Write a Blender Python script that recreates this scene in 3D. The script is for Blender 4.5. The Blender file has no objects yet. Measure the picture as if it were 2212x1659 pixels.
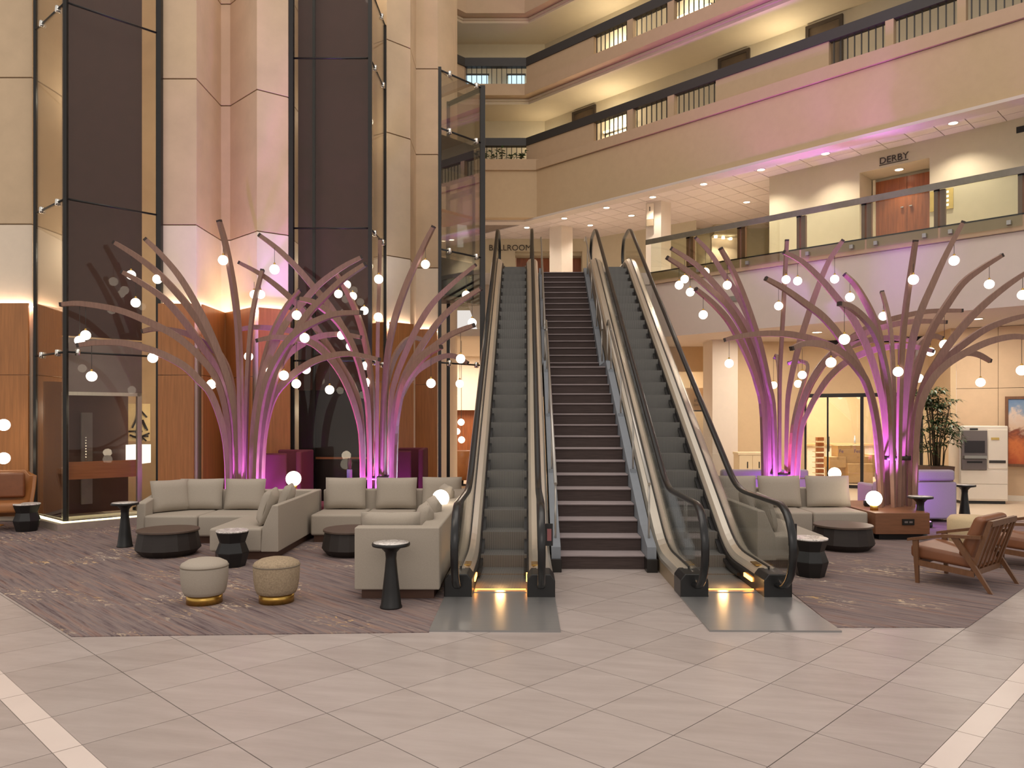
import bpy, bmesh, math, random
from mathutils import Vector, Matrix
random.seed(7)
R = math.radians
F, CX, YH, H = 1665.0, 1106.0, 902.0, 1.86      # focal length in pixels, principal column, horizon row, eye height
SC = bpy.context.scene
COL = SC.collection

# ---------------------------------------------------------------- camera
cam_d = bpy.data.cameras.new('camera'); cam = bpy.data.objects.new('camera', cam_d); COL.objects.link(cam)
cam.location = (0, 0, H); cam.rotation_euler = (R(90), 0, 0)
cam_d.sensor_fit = 'HORIZONTAL'; cam_d.sensor_width = 36.0
cam_d.lens = F / 2212 * 36.0
cam_d.shift_x = 0.0; cam_d.shift_y = (YH - 829.5) / 2212
cam_d.clip_end = 200
SC.camera = cam
SC.cycles.max_bounces = 7; SC.cycles.diffuse_bounces = 4; SC.cycles.glossy_bounces = 3; SC.cycles.transparent_max_bounces = 12
# ---------------------------------------------------------------- world (soft light of the rest of the atrium), exposure
world = bpy.data.worlds.new('world'); SC.world = world; world.use_nodes = True
wb = world.node_tree.nodes['Background']
wb.inputs[0].default_value = (1.0, 0.925, 0.86, 1); wb.inputs[1].default_value = 0.80
vs = SC.view_settings
vs.view_transform = 'Standard'; vs.look = 'None'; vs.gamma = 1.0; vs.exposure = 0.0; vs.use_curve_mapping = False
def area(name, loc, size, power, col=(1, .85, .68), rot=(0, 0, 0), sy=None):
    l = bpy.data.lights.new(name, 'AREA'); l.energy = power; l.color = col
    l.shape = 'RECTANGLE'; l.size = size; l.size_y = sy or size
    o = bpy.data.objects.new(name, l); o.location = loc; o.rotation_euler = rot; COL.objects.link(o); return o
def point(name, loc, power, col=(1, .8, .58), r=.1):
    l = bpy.data.lights.new(name, 'POINT'); l.energy = power; l.color = col; l.shadow_soft_size = r
    o = bpy.data.objects.new(name, l); o.location = loc; COL.objects.link(o); return o
def spot(name, loc, to, power, col=(1, .82, .62), ang=80, blend=.6, r=.06):
    l = bpy.data.lights.new(name, 'SPOT'); l.energy = power; l.color = col; l.spot_size = R(ang); l.spot_blend = blend; l.shadow_soft_size = r
    o = bpy.data.objects.new(name, l); o.location = loc
    o.rotation_euler = (Vector(to) - Vector(loc)).to_track_quat('-Z', 'Y').to_euler(); COL.objects.link(o); return o
# atrium lights high above the lobby
area('atrium_lamp', (0.5, 6.5, 17.5), 12, 900, (1, .90, .80))
area('atrium_lamp', (-6, 3.0, 13.0), 6, 380, (1, .86, .70), (R(-35), 0, 0))
area('lobby_lamp', (0, -4.5, 6.5), 8, 160, (1, .90, .82), (R(62), 0, 0), 3)

# ---------------------------------------------------------------- pixel -> place helpers (photograph is 2212 x 1659)
def G(x, y):                                       # the point of the floor seen at a pixel
    d = F * H / (y - YH); return Vector(((x - CX) / F * d, d, 0))
def AT(x, y, d):                                   # the point at depth d seen at a pixel
    return Vector(((x - CX) / F * d, d, H + (YH - y) / F * d))
def XAT(x, d): return (x - CX) / F * d
def ZAT(y, d): return H + (YH - y) / F * d

# ---------------------------------------------------------------- materials
def s2l(c):
    c = c / 255.0
    return c / 12.92 if c <= .04045 else ((c + .055) / 1.055) ** 2.4
def col(rgb): return (s2l(rgb[0]), s2l(rgb[1]), s2l(rgb[2]), 1)
class NT:
    def __init__(s, name):
        s.m = bpy.data.materials.new(name); s.m.use_nodes = True
        s.t = s.m.node_tree; s.t.nodes.clear()
        s.out = s.n('ShaderNodeOutputMaterial')
    def n(s, kind, **kw):
        o = s.t.nodes.new(kind)
        for k, v in kw.items(): setattr(o, k, v)
        return o
    def l(s, a, b): s.t.links.new(a, b)
    def pos(s, scale=(1, 1, 1), rot=(0, 0, 0)):
        g = s.n('ShaderNodeNewGeometry'); m0 = s.n('ShaderNodeMapping'); mp = s.n('ShaderNodeMapping')
        m0.inputs['Rotation'].default_value = rot; mp.inputs['Scale'].default_value = scale
        s.l(g.outputs['Position'], m0.inputs['Vector']); s.l(m0.outputs[0], mp.inputs['Vector']); return mp.outputs[0]
    def noise(s, vec, scale=5, detail=4, rough=.6, dist=0):
        n = s.n('ShaderNodeTexNoise'); n.inputs['Scale'].default_value = scale; n.inputs['Detail'].default_value = detail
        n.inputs['Roughness'].default_value = rough; n.inputs['Distortion'].default_value = dist
        s.l(vec, n.inputs['Vector']); return n.outputs[0]
    def ramp(s, fac, stops):
        r = s.n('ShaderNodeValToRGB'); e = r.color_ramp.elements
        while len(e) > 1: e.remove(e[-1])
        e[0].position = stops[0][0]; e[0].color = stops[0][1]
        for p, c in stops[1:]:
            k = e.new(p); k.color = c
        s.l(fac, r.inputs[0]); return r.outputs[0]
    def mix(s, fac, a, b):
        m = s.n('ShaderNodeMix', data_type='RGBA')
        for sock, v in ((m.inputs[0], fac), (m.inputs[6], a), (m.inputs[7], b)):
            if hasattr(v, 'links'): s.l(v, sock)
            else: sock.default_value = v
        return m.outputs[2]
    def bsdf(s, base, rough=.5, metal=0, spec=.5, bump=None, bstr=.2, bdist=.01, **kw):
        b = s.n('ShaderNodeBsdfPrincipled')
        for sock, v in ((b.inputs['Base Color'], base), (b.inputs['Roughness'], rough)):
            if hasattr(v, 'links'): s.l(v, sock)
            else: sock.default_value = v
        b.inputs['Metallic'].default_value = metal; b.inputs['Specular IOR Level'].default_value = spec
        for k, v in kw.items(): b.inputs[k.replace('_', ' ')].default_value = v
        if bump is not None:
            bp = s.n('ShaderNodeBump'); bp.inputs['Strength'].default_value = bstr; bp.inputs['Distance'].default_value = bdist
            s.l(bump, bp.inputs['Height']); s.l(bp.outputs[0], b.inputs['Normal'])
        s.l(b.outputs[0], s.out.inputs[0]); return s.m
def scalec(c, k): return (c[0] * k, c[1] * k, c[2] * k, 1)
def plain(name, rgb, rough=.5, metal=0, var=.12, scale=6, stretch=(1, 1, 1), rot=(0, 0, 0), bump=.0, spec=.5, detail=4):
    t = NT(name); c = col(rgb)
    nz = t.noise(t.pos(stretch, rot), scale, detail)
    base = t.ramp(nz, [(.25, scalec(c, 1 - var)), (.75, scalec(c, 1 + var))])
    return t.bsdf(base, rough, metal, spec, nz if bump else None, bump)
def emit(name, rgb, strength):
    t = NT(name); e = t.n('ShaderNodeEmission'); e.inputs[0].default_value = col(rgb); e.inputs[1].default_value = strength
    t.l(e.outputs[0], t.out.inputs[0]); return t.m
def glass(name, tint, refl=.06, rough=.0, k=.8):
    t = NT(name)
    tr = t.n('ShaderNodeBsdfTransparent'); tr.inputs[0].default_value = (*tint, 1)
    gl = t.n('ShaderNodeBsdfGlossy'); gl.inputs['Roughness'].default_value = rough; gl.inputs[0].default_value = (.9, .9, .9, 1)
    fr = t.n('ShaderNodeFresnel'); fr.inputs[0].default_value = 1.45
    mx = t.n('ShaderNodeMixShader'); mt = t.n('ShaderNodeMath', operation='ADD'); mt.inputs[1].default_value = refl; mt.use_clamp = True
    mu = t.n('ShaderNodeMath', operation='MULTIPLY'); mu.inputs[1].default_value = k
    t.l(fr.outputs[0], mu.inputs[0]); t.l(mu.outputs[0], mt.inputs[0]); t.l(mt.outputs[0], mx.inputs[0])
    t.l(tr.outputs[0], mx.inputs[1]); t.l(gl.outputs[0], mx.inputs[2]); t.l(mx.outputs[0], t.out.inputs[0]); return t.m
M = {}
M['concrete'] = plain('concrete', (206, 180, 148), .85, var=.10, scale=1.6, bump=.1, detail=8)
M['concrete_joint'] = plain('concrete_joint', (120, 98, 74), .9)
M['cream_panel'] = plain('cream_panel', (232, 214, 192), .7, var=.03)
M['wood_panel'] = plain('wood_panel', (170, 112, 62), .42, var=.22, scale=3, stretch=(9, 9, .5), bump=.03, detail=6)
M['wood_band'] = plain('wood_band', (172, 108, 66), .45, var=.18, scale=3, stretch=(.6, .6, 9), detail=6)
M['door_wood'] = plain('door_wood', (140, 78, 42), .35, var=.35, scale=3, stretch=(9, 9, .6), detail=6)
M['shaft_wall'] = plain('shaft_wall', (80, 50, 42), .55, var=.08)
M['dark_metal'] = plain('dark_metal', (54, 52, 50), .35, metal=.7, var=.05)
M['black_metal'] = plain('black_metal', (24, 23, 23), .4, var=.05)
M['plaster_tan'] = plain('plaster_tan', (190, 164, 130), .85, var=.03)
M['plaster_lip'] = plain('plaster_lip', (184, 157, 127), .85, var=.03)
M['plaster_grey'] = plain('plaster_grey', (196, 184, 158), .9, var=.03)
M['plaster_pale'] = plain('plaster_pale', (222, 208, 192), .9, var=.02)
M['soffit'] = plain('soffit', (208, 194, 182), .9, var=.02)
M['gallery_ceiling'] = plain('gallery_ceiling', (205, 190, 165), .9, var=.02)
M['ceiling_tile'] = plain('ceiling_tile', (222, 208, 202), .9, var=.04, scale=40)
M['ceiling_grid'] = plain('ceiling_grid', (140, 122, 110), .8)
M['rail_dark'] = plain('rail_dark', (52, 48, 45), .55, var=.06)
M['door_frame'] = plain('door_frame', (92, 76, 58), .6)
M['steel'] = plain('steel', (228, 219, 204), .30, metal=.75, var=.06, scale=3, stretch=(30, .6, .6))
M['steel_grey'] = plain('steel_grey', (166, 163, 156), .35, metal=.7, var=.06)
M['floor_plate'] = plain('floor_plate', (150, 149, 148), .28, metal=.45, var=.08, scale=4, stretch=(.5, 14, 1))
M['rubber'] = plain('rubber', (22, 22, 23), .28, var=.05)
M['skirt_black'] = plain('skirt_black', (26, 25, 25), .35, var=.05)
M['stringer'] = plain('stringer', (128, 134, 142), .5, var=.04)
M['rail_steel'] = plain('rail_steel', (170, 166, 160), .3, metal=.8, var=.03)
M['rail_beige'] = plain('rail_beige', (170, 150, 122), .5, metal=.3, var=.03)
M['stair_tread'] = plain('stair_tread', (146, 134, 134), .9, var=.25, scale=5, stretch=(.6, 20, 20), bump=.1)
M['stair_riser'] = plain('stair_riser', (72, 60, 57), .95, var=.3, scale=5, stretch=(.6, 20, 20), bump=.1)
M['fabric'] = plain('fabric', (168, 158, 145), .95, var=.10, scale=160, bump=.12, spec=.2)
M['fabric_warm'] = plain('fabric_warm', (160, 142, 118), .95, var=.28, scale=60, bump=.2, spec=.2)
M['fabric_piping'] = plain('fabric_piping', (128, 118, 104), .95, spec=.2)
M['maroon'] = plain('maroon', (104, 50, 60), .9, var=.08, scale=80, spec=.2)
M['chair_grey'] = plain('chair_grey', (168, 160, 168), .9, var=.06, scale=80, spec=.2)
M['plinth_wood'] = plain('plinth_wood', (84, 56, 42), .5, var=.15, scale=4, stretch=(1, 1, 10))
M['bench_wood'] = plain('bench_wood', (126, 84, 58), .45, var=.15, scale=4, stretch=(1, 8, 8))
M['dark_wood'] = plain('dark_wood', (38, 30, 26), .62, var=.15, scale=5, stretch=(1, 1, 8))
M['table_top'] = plain('table_top', (84, 68, 58), .5, var=.15, scale=4, stretch=(1, 8, 1))
M['black_table'] = plain('black_table', (19, 18, 18), .42, var=.08)
M['walnut'] = plain('walnut', (110, 74, 48), .4, var=.2, scale=6, stretch=(5, 5, 1))
M['leather'] = plain('leather', (130, 82, 54), .42, var=.12, scale=8, bump=.04)
M['leather_orange'] = plain('leather_orange', (160, 104, 58), .4, var=.12, scale=6, bump=.03)
M['brass'] = plain('brass', (196, 158, 84), .3, metal=1, var=.08)
M['arm_wood'] = plain('arm_wood', (132, 99, 84), .5, var=.15, scale=6, stretch=(6, 6, 1))
M['arm_end'] = plain('arm_end', (52, 38, 32), .6)
M['cord'] = plain('cord', (60, 55, 50), .6)
M['chrome'] = plain('chrome', (225, 222, 215), .12, metal=1, var=.02)
M['white_plastic'] = plain('white_plastic', (226, 216, 200), .45, var=.02)
M['grey_plastic'] = plain('grey_plastic', (108, 100, 98), .45, var=.04)
M['dark_screen'] = plain('dark_screen', (40, 33, 34), .2, var=.05)
M['cardboard'] = plain('cardboard', (206, 176, 132), .85, var=.08, scale=8)
M['wall_beige'] = plain('wall_beige', (208, 182, 146), .8, var=.03)
M['wall_panel'] = plain('wall_panel', (204, 176, 144), .7, var=.04)
M['cabinet_cream'] = plain('cabinet_cream', (226, 206, 168), .6, var=.03)
M['leaf'] = plain('leaf', (52, 70, 38), .45, var=.35, scale=9)
M['leaf_dark'] = plain('leaf_dark', (72, 98, 62), .5, var=.3, scale=9)
M['stalk'] = plain('stalk', (70, 58, 36), .7)
M['pot'] = plain('pot', (78, 56, 44), .6)
M['letter'] = plain('letter', (66, 56, 48), .5)
M['letter_purple'] = plain('letter_purple', (96, 74, 150), .6)
M['sign_yellow'] = plain('sign_yellow', (196, 168, 92), .5)
M['grout'] = plain('grout', (92, 80, 74), .9, var=.06)
M['strip_tile'] = plain('strip_tile', (216, 202, 194), .32, var=.04, scale=2)
M['step_metal'] = None
M['glass_clear'] = glass('glass_clear', (.975, .985, .975), .0, k=.4)
M['glass_green'] = glass('glass_green', (.90, .92, .86), .02, k=.6)
M['glass_shaft'] = glass('glass_shaft', (.92, .91, .88), .0, k=.45)
M['glass_store'] = glass('glass_store', (.95, .94, .9), .03)
M['globe'] = emit('globe', (255, 240, 218), 4.5)
M['lamp_globe'] = emit('lamp_globe', (255, 238, 214), 5.0)
M['downlight'] = emit('downlight', (255, 232, 205), 9.0)
M['cove_led'] = emit('cove_led', (255, 230, 204), 24.0)
M['amber'] = emit('amber', (255, 158, 66), 12.0)
M['amber_dim'] = emit('amber_dim', (255, 150, 64), 7)
M['window_blue'] = emit('window_blue', (196, 226, 240), 1.4)
M['led_purple'] = emit('led_purple', (186, 120, 255), 9.0)
M['warm_light'] = emit('warm_light', (255, 222, 160), 5.0)
M['base_led'] = emit('base_led', (255, 244, 190), 3.0)
M['lamp_shade'] = emit('lamp_shade', (255, 248, 232), 1.6)
M['sign_lit'] = emit('sign_lit', (190, 170, 235), 1.2)
def m_tile():
    t = NT('floor_tile')
    a = t.noise(t.pos((1, 6, 1), (0, 0, R(12))), 1.4, 6); b = t.noise(t.pos(), 9, 4)
    c = t.ramp(a, [(.3, col((160, 148, 143))), (.7, col((180, 169, 164)))])
    oi = t.n('ShaderNodeObjectInfo')
    c2 = t.mix(.28, c, t.ramp(oi.outputs['Random'], [(0, col((153, 141, 135))), (1, col((188, 176, 171)))]))
    rr = t.ramp(b, [(.3, (.30, .30, .30, 1)), (.7, (.40, .40, .40, 1))])
    return t.bsdf(c2, rr, 0, .45)
M['tile'] = m_tile()
def m_carpet():
    t = NT('carpet')
    st = t.noise(t.pos((1.1, 26, 1), (0, 0, R(45))), 1.0, 4, .75)         # streaks run along the (-1, 1) diagonal
    st2 = t.noise(t.pos((.5, 16, 1), (0, 0, R(45))), 1.0, 3, .7)
    c = t.ramp(st, [(.34, col((64, 50, 54))), (.43, col((112, 97, 97))), (.54, col((134, 120, 117))), (.64, col((146, 122, 110))), (.72, col((106, 90, 98)))])
    c = t.mix(.35, c, t.ramp(st2, [(.35, col((86, 70, 74))), (.5, col((126, 116, 115))), (.62, col((144, 108, 92)))]))
    blotch = t.noise(t.pos((1, 1, 1)), .8, 2)
    curl = t.noise(t.pos((3.2, 9, 1), (0, 0, R(35))), 1.6, 5, .65, 1.5)
    k = t.n('ShaderNodeMath', operation='MULTIPLY')
    m1 = t.ramp(blotch, [(.52, (0, 0, 0, 1)), (.62, (1, 1, 1, 1))]); m2 = t.ramp(curl, [(.56, (0, 0, 0, 1)), (.62, (1, 1, 1, 1))])
    t.l(m1, k.inputs[0]); t.l(m2, k.inputs[1])
    c = t.mix(k.outputs[0], c, t.ramp(t.noise(t.pos(), 2.3, 2), [(.4, col((196, 160, 112))), (.6, col((210, 194, 172)))]))
    return t.bsdf(c, .95, 0, .15, st, .25, .01)
M['carpet'] = m_carpet()
def m_step():
    t = NT('step_metal')
    tc = t.n('ShaderNodeTexCoord'); w = t.n('ShaderNodeTexWave', wave_type='BANDS', bands_direction='X'); w.inputs['Scale'].default_value = 26
    t.l(tc.outputs['Object'], w.inputs['Vector'])
    c = t.ramp(w.outputs['Fac'], [(.2, col((78, 77, 75))), (.8, col((132, 130, 126)))])
    return t.bsdf(c, .5, .35, .4, w.outputs['Fac'], .3, .004)
M['step_metal'] = m_step()
def m_marble():
    t = NT('marble')
    n = t.noise(t.pos(), 7, 8, .7, 1.4)
    return t.bsdf(t.ramp(n, [(.2, col((228, 222, 216))), (.44, col((222, 216, 210))), (.48, col((150, 144, 140))), (.52, col((230, 224, 218)))]), .25)
M['marble'] = m_marble()

# ---------------------------------------------------------------- mesh helpers
class MB:
    def __init__(s): s.v = []; s.f = []; s.sm = []
    def add(s, vs, fs, smooth=False):
        o = len(s.v); s.v += [tuple(p) for p in vs]; s.f += [tuple(i + o for i in f) for f in fs]; s.sm += [smooth] * len(fs); return s
    def box(s, a, b, tf=None):
        x0, y0, z0 = a; x1, y1, z1 = b
        vs = [(x0, y0, z0), (x1, y0, z0), (x1, y1, z0), (x0, y1, z0), (x0, y0, z1), (x1, y0, z1), (x1, y1, z1), (x0, y1, z1)]
        if tf: vs = [tf @ Vector(p) for p in vs]
        return s.add(vs, [(0, 3, 2, 1), (4, 5, 6, 7), (0, 1, 5, 4), (1, 2, 6, 5), (2, 3, 7, 6), (3, 0, 4, 7)])
    def prism(s, poly, z0, z1):
        n = len(poly)
        ar = sum(poly[i][0] * poly[(i + 1) % n][1] - poly[(i + 1) % n][0] * poly[i][1] for i in range(n))
        if ar < 0: poly = poly[::-1]
        vs = [(p[0], p[1], z0) for p in poly] + [(p[0], p[1], z1) for p in poly]
        return s.add(vs, [tuple(range(n))[::-1], tuple(range(n, 2 * n))] + [(i, (i + 1) % n, n + (i + 1) % n, n + i) for i in range(n)])
    def prism_yz(s, poly, x0, x1):                 # poly in (y, z), extruded along x
        n = len(poly); vs = [(x0, p[0], p[1]) for p in poly] + [(x1, p[0], p[1]) for p in poly]
        return s.add(vs, [tuple(range(n))[::-1], tuple(range(n, 2 * n))] + [(i, (i + 1) % n, n + (i + 1) % n, n + i) for i in range(n)])
    def prism_xz(s, poly, y0, y1):
        n = len(poly); vs = [(p[0], y0, p[1]) for p in poly] + [(p[0], y1, p[1]) for p in poly]
        return s.add(vs, [tuple(range(n)), tuple(range(n, 2 * n))[::-1]] + [((i + 1) % n, i, n + i, n + (i + 1) % n) for i in range(n)])
    def lathe(s, prof, n=28, c=(0, 0), smooth=True, cap=True):
        vs = []
        for r, z in prof:
            for k in range(n):
                a = 2 * math.pi * k / n; vs.append((c[0] + r * math.cos(a), c[1] + r * math.sin(a), z))
        fs = [(i * n + k, i * n + (k + 1) % n, (i + 1) * n + (k + 1) % n, (i + 1) * n + k) for i in range(len(prof) - 1) for k in range(n)]
        s.add(vs, fs, smooth)
        if cap:
            o = len(s.v) - len(vs)
            s.f.append(tuple(o + k for k in range(n))[::-1]); s.f.append(tuple(o + (len(prof) - 1) * n + k for k in range(n))); s.sm += [False, False]
        return s
    def sphere(s, c, r, n=20, m=12):
        prof = [(max(r * math.sin(math.pi * i / m), 1e-4), c[2] - r * math.cos(math.pi * i / m)) for i in range(m + 1)]
        return s.lathe(prof, n, (c[0], c[1]), True, False)
    def loft(s, rings, smooth=False, cap=True, closed=True):
        n = len(rings[0]); vs = [p for r in rings for p in r]
        fs = [(i * n + k, i * n + (k + 1) % n, (i + 1) * n + (k + 1) % n, (i + 1) * n + k) for i in range(len(rings) - 1) for k in range(n if closed else n - 1)]
        s.add(vs, fs, smooth)
        if cap and closed:
            o = len(s.v) - len(vs)
            s.f.append(tuple(o + k for k in range(n))[::-1]); s.f.append(tuple(o + (len(rings) - 1) * n + k for k in range(n))); s.sm += [False, False]
        return s
    def tube(s, pts, r, n=8):
        pts = [Vector(p) for p in pts]; rings = []
        for i, p in enumerate(pts):
            t = (pts[min(i + 1, len(pts) - 1)] - pts[max(i - 1, 0)]).normalized()
            a = Vector((0, 0, 1)) if abs(t.z) < .95 else Vector((1, 0, 0))
            u = t.cross(a).normalized(); w = u.cross(t)
            rings.append([p + u * r * math.cos(2 * math.pi * k / n) + w * r * math.sin(2 * math.pi * k / n) for k in range(n)])
        return s.loft(rings, True)
    def bar(s, a, b, w, h, up=(0, 0, 1)):          # square bar from a to b
        a = Vector(a); b = Vector(b); t = (b - a).normalized(); u = t.cross(Vector(up))
        if u.length < 1e-4: u = t.cross(Vector((1, 0, 0)))
        u.normalize(); v = u.cross(t)
        return s.loft([[p + u * w / 2 * i + v * h / 2 * j for i, j in ((-1, -1), (1, -1), (1, 1), (-1, 1))] for p in (a, b)])
    def mesh(s, name):
        me = bpy.data.meshes.new(name); me.from_pydata(s.v, [], s.f); me.update()
        for p, k in zip(me.polygons, s.sm): p.use_smooth = k
        bm = bmesh.new(); bm.from_mesh(me); bmesh.ops.recalc_face_normals(bm, faces=bm.faces); bm.to_mesh(me); bm.free()
        return me
def tag(o, label=None, cat=None, group=None, kind=None):
    if label: o['label'] = label
    if cat: o['category'] = cat
    if group: o['group'] = group
    if kind: o['kind'] = kind
    return o
def obj(name, mb, m, parent=None, loc=None, rz=0, bevel=0, seg=2, **kw):
    me = mb.mesh(name) if isinstance(mb, MB) else mb
    o = bpy.data.objects.new(name, me); COL.objects.link(o)
    if not me.materials: me.materials.append(M[m] if isinstance(m, str) else m)
    if parent: o.parent = parent
    if loc is not None: o.location = loc
    if rz: o.rotation_euler = (0, 0, rz)
    if bevel:
        b = o.modifiers.new('bevel', 'BEVEL'); b.width = bevel; b.segments = seg; b.limit_method = 'ANGLE'; b.angle_limit = R(35)
        for p in me.polygons: p.use_smooth = True
        try:
            w = o.modifiers.new('wn', 'WEIGHTED_NORMAL'); w.keep_sharp = True
        except Exception: pass
    return tag(o, **kw)
def struct(name, mb, m, **kw): return obj(name, mb, m, kind='structure', **kw)
def thing(name, label, cat, loc=(0, 0, 0), rz=0, group=None, kind=None):
    o = bpy.data.objects.new(name, None); COL.objects.link(o); o.location = loc; o.rotation_euler = (0, 0, rz)
    o.empty_display_size = .1
    return tag(o, label, cat, group, kind)
def inst(name, me, parent, loc=(0, 0, 0), rot=(0, 0, 0), scale=(1, 1, 1)):
    o = bpy.data.objects.new(name, me); COL.objects.link(o); o.parent = parent; o.location = loc; o.rotation_euler = rot; o.scale = scale; return o
def mesh_of(mb, name, m):
    me = mb.mesh(name); me.materials.append(M[m]); return me
def fontobj(name, txt, size, m, parent=None, loc=(0, 0, 0), rot=(R(90), 0, 0), ext=.01, align='CENTER', **kw):
    c = bpy.data.curves.new(name, 'FONT'); c.body = txt; c.size = size; c.extrude = ext; c.align_x = align; c.resolution_u = 3
    c.materials.append(M[m]); o = bpy.data.objects.new(name, c); COL.objects.link(o)
    dg = bpy.context.evaluated_depsgraph_get(); me = bpy.data.meshes.new_from_object(o.evaluated_get(dg)); bpy.data.objects.remove(o)
    o = bpy.data.objects.new(name, me); COL.objects.link(o)
    if not me.materials: me.materials.append(M[m])
    if parent: o.parent = parent
    o.location = loc; o.rotation_euler = rot; return tag(o, **kw)
ORD = ['first', 'second', 'third', 'fourth', 'fifth', 'sixth', 'seventh', 'eighth', 'ninth', 'tenth', 'eleventh', 'twelfth', 'thirteenth', 'fourteenth',
       'fifteenth', 'sixteenth', 'seventeenth', 'eighteenth', 'nineteenth', 'twentieth', 'twenty-first', 'twenty-second', 'twenty-third', 'twenty-fourth', 'twenty-fifth']
# ================================================================ FLOOR
OA = Vector((-1.5835, 5.2577)); VA = Vector((.43091, .44043)); VB = Vector((.41671, -.40697))
floor_o = struct('floor', MB().box((-16, -4, -.16), (20, 34, -.012)), 'grout', label='pale stone tile lobby floor')
def inpoly(p, poly):
    c = False; n = len(poly)
    for i in range(n):
        a, b = poly[i], poly[(i + 1) % n]
        if (a[1] > p[1]) != (b[1] > p[1]) and p[0] < (b[0] - a[0]) * (p[1] - a[1]) / (b[1] - a[1]) + a[0]: c = not c
    return c
carpetL = [(-3.73, 6.53), (-.72, 6.665), (-.62, 13.0), (-.62, 14.6), (-1.6, 15.2), (-2.6, 16.2), (-2.64, 14.7), (-4.2, 14.68), (-4.72, 14.22), (-5.6, 13.76), (-10.9, 13.74), (-11.1, 13.74)]
carpetR = [(2.86, 6.82), (4.03, 6.82), (4.03 + 8.6 * .6995, 6.82 + 8.6 * .7147), (9.9, 14.0), (8.6, 14.4), (4.0, 14.9), (2.98, 14.9), (2.98, 8.4)]
def inview(p, mrg=240):
    if p[1] < 3.2: return False
    x = CX + p[0] / p[1] * F; y = YH + H / p[1] * F
    return -mrg < x < 2212 + mrg and y < 1659 + mrg
g = .0030
def quad(a0, a1, b0, b1):
    P = [OA + VA * a + VB * b for a, b in ((a0, b0), (a1, b0), (a1, b1), (a0, b1))]; c = sum(P, Vector((0, 0))) / 4
    return c, [p + (c - p).normalized() * g * 1.5 for p in P]
c0, q0 = quad(0, 1, 0, 1)
tile_me = mesh_of(MB().prism([tuple(p - c0) for p in q0], -.02, 0), 'tile', 'tile')
nt = 0
for a in range(-2, 26):
    for b in range(-18, 7):
        c, q = quad(a, a + 1, b, b + 1)
        if b >= 6 or a < -1.9 and a != -2: continue
        if a == -2: pass
        if not any(inview(p) for p in q + [c]): continue
        if all(inpoly(p, carpetL) or inpoly(p, carpetR) for p in q): continue
        if c.y > 9.9 and -1 < c.x < 3.2: continue
        if c.y > 12.5: continue
        inst('tile', tile_me, floor_o, (c.x, c.y, 0)); nt += 1
st_me = {}
def strip(a0, a1, b0, b1, m='strip_tile'):
    global nt
    c, q = quad(a0, a1, b0, b1)
    if not any(inview(p, 240) for p in q + [c]): return
    k = (round(a1 - a0, 3), round(b1 - b0, 3), m)
    if k not in st_me: st_me[k] = mesh_of(MB().prism([tuple(p - c) for p in q], -.02, 0), 'tile', m)
    inst('tile', st_me[k], floor_o, (c.x, c.y, 0)); nt += 1
for b in range(-8, 4): strip(-2.235, -1.99, b, b + 1)
for a in range(0, 10): strip(a, a + 1, 6.0, 6.25)
for b in range(-8, 4):
    for i in range(4): strip(-3.235 - i, -2.235 - i, b - .04 * 0, b + 1, 'tile')
for a in range(0, 10):
    for i in range(3): strip(a + .35, a + 1.35, 6.25 + i, 7.25 + i, 'tile')
struct('floor_back', MB().box((3, 13.9, -.011), (19, 33, -.002)), plain('floor_cream', (212, 192, 168), .3, var=.05), label='cream polished floor in front of the shop')
struct('floor_hall', MB().box((-16, 15.5, -.011), (3, 33, -.003)), plain('floor_hall', (196, 176, 150), .35, var=.05), label='beige floor behind the lift tower')
obj('carpet', MB().prism(carpetL, -.008, .008), 'carpet', label='mauve streaked carpet under the sofas beside the lift tower', cat='carpet', group='lobby carpets')
obj('carpet', MB().prism(carpetR, -.008, .008), 'carpet', label='mauve streaked carpet under the leather lounge chairs', cat='carpet', group='lobby carpets')

# ================================================================ LIFT TOWER: concrete piers, wood panels, glass bays
def inset(poly, o):
    n = len(poly); ar = sum(poly[i][0] * poly[(i + 1) % n][1] - poly[(i + 1) % n][0] * poly[i][1] for i in range(n)); sg = 1 if ar > 0 else -1; out = []
    for i in range(n):
        a, b, c = Vector(poly[i - 1]), Vector(poly[i]), Vector(poly[(i + 1) % n]); u = (b - a).normalized(); w = (c - b).normalized()
        n1 = Vector((-u.y, u.x)) * sg; n2 = Vector((-w.y, w.x)) * sg; m = (n1 + n2); out.append(tuple(b + m * (o / max(.3, 1 + n1.dot(n2)))))
    return out
def pier(name, poly, label, woods, tiers=((0, 5.325, 'cream_panel'), (5.345, 7.96, 'concrete'), (7.98, 9.95, 'concrete'), (9.97, 14.5, 'concrete'))):
    cx = sum(p[0] for p in poly) / len(poly); cy = sum(p[1] for p in poly) / len(poly)
    root = struct(name, MB().prism(inset(poly, .02), 0, 14.5), 'concrete_joint', label=label)
    for z0, z1, m in tiers: obj('concrete_panel' if m == 'concrete' else 'cream_panel', MB().prism(poly, z0, z1), m, root, bevel=.006, seg=1)
    for run in woods:                              # wood panels stand proud of the pier, their top hides a cove light
        for i in range(len(run) - 1):
            a, b = Vector(run[i]), Vector(run[i + 1]); t = (b - a).normalized(); nrm = Vector((t.y, -t.x)) * .12
            for z0, z1 in ((.1, 2.615), (2.625, 3.90)):
                q = [a + nrm * .72, b + nrm * .72, b + nrm, a + nrm]
                obj('wood_panel', MB().prism([tuple(p) for p in q], z0, z1), 'wood_panel', root)
            led = [a + nrm * .12, b + nrm * .12, b + nrm * .6, a + nrm * .6]
            if (b - a).length > .25: obj('cove_light', MB().prism([tuple(p) for p in led], 3.84, 3.86), 'cove_led', root)
    return root
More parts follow.
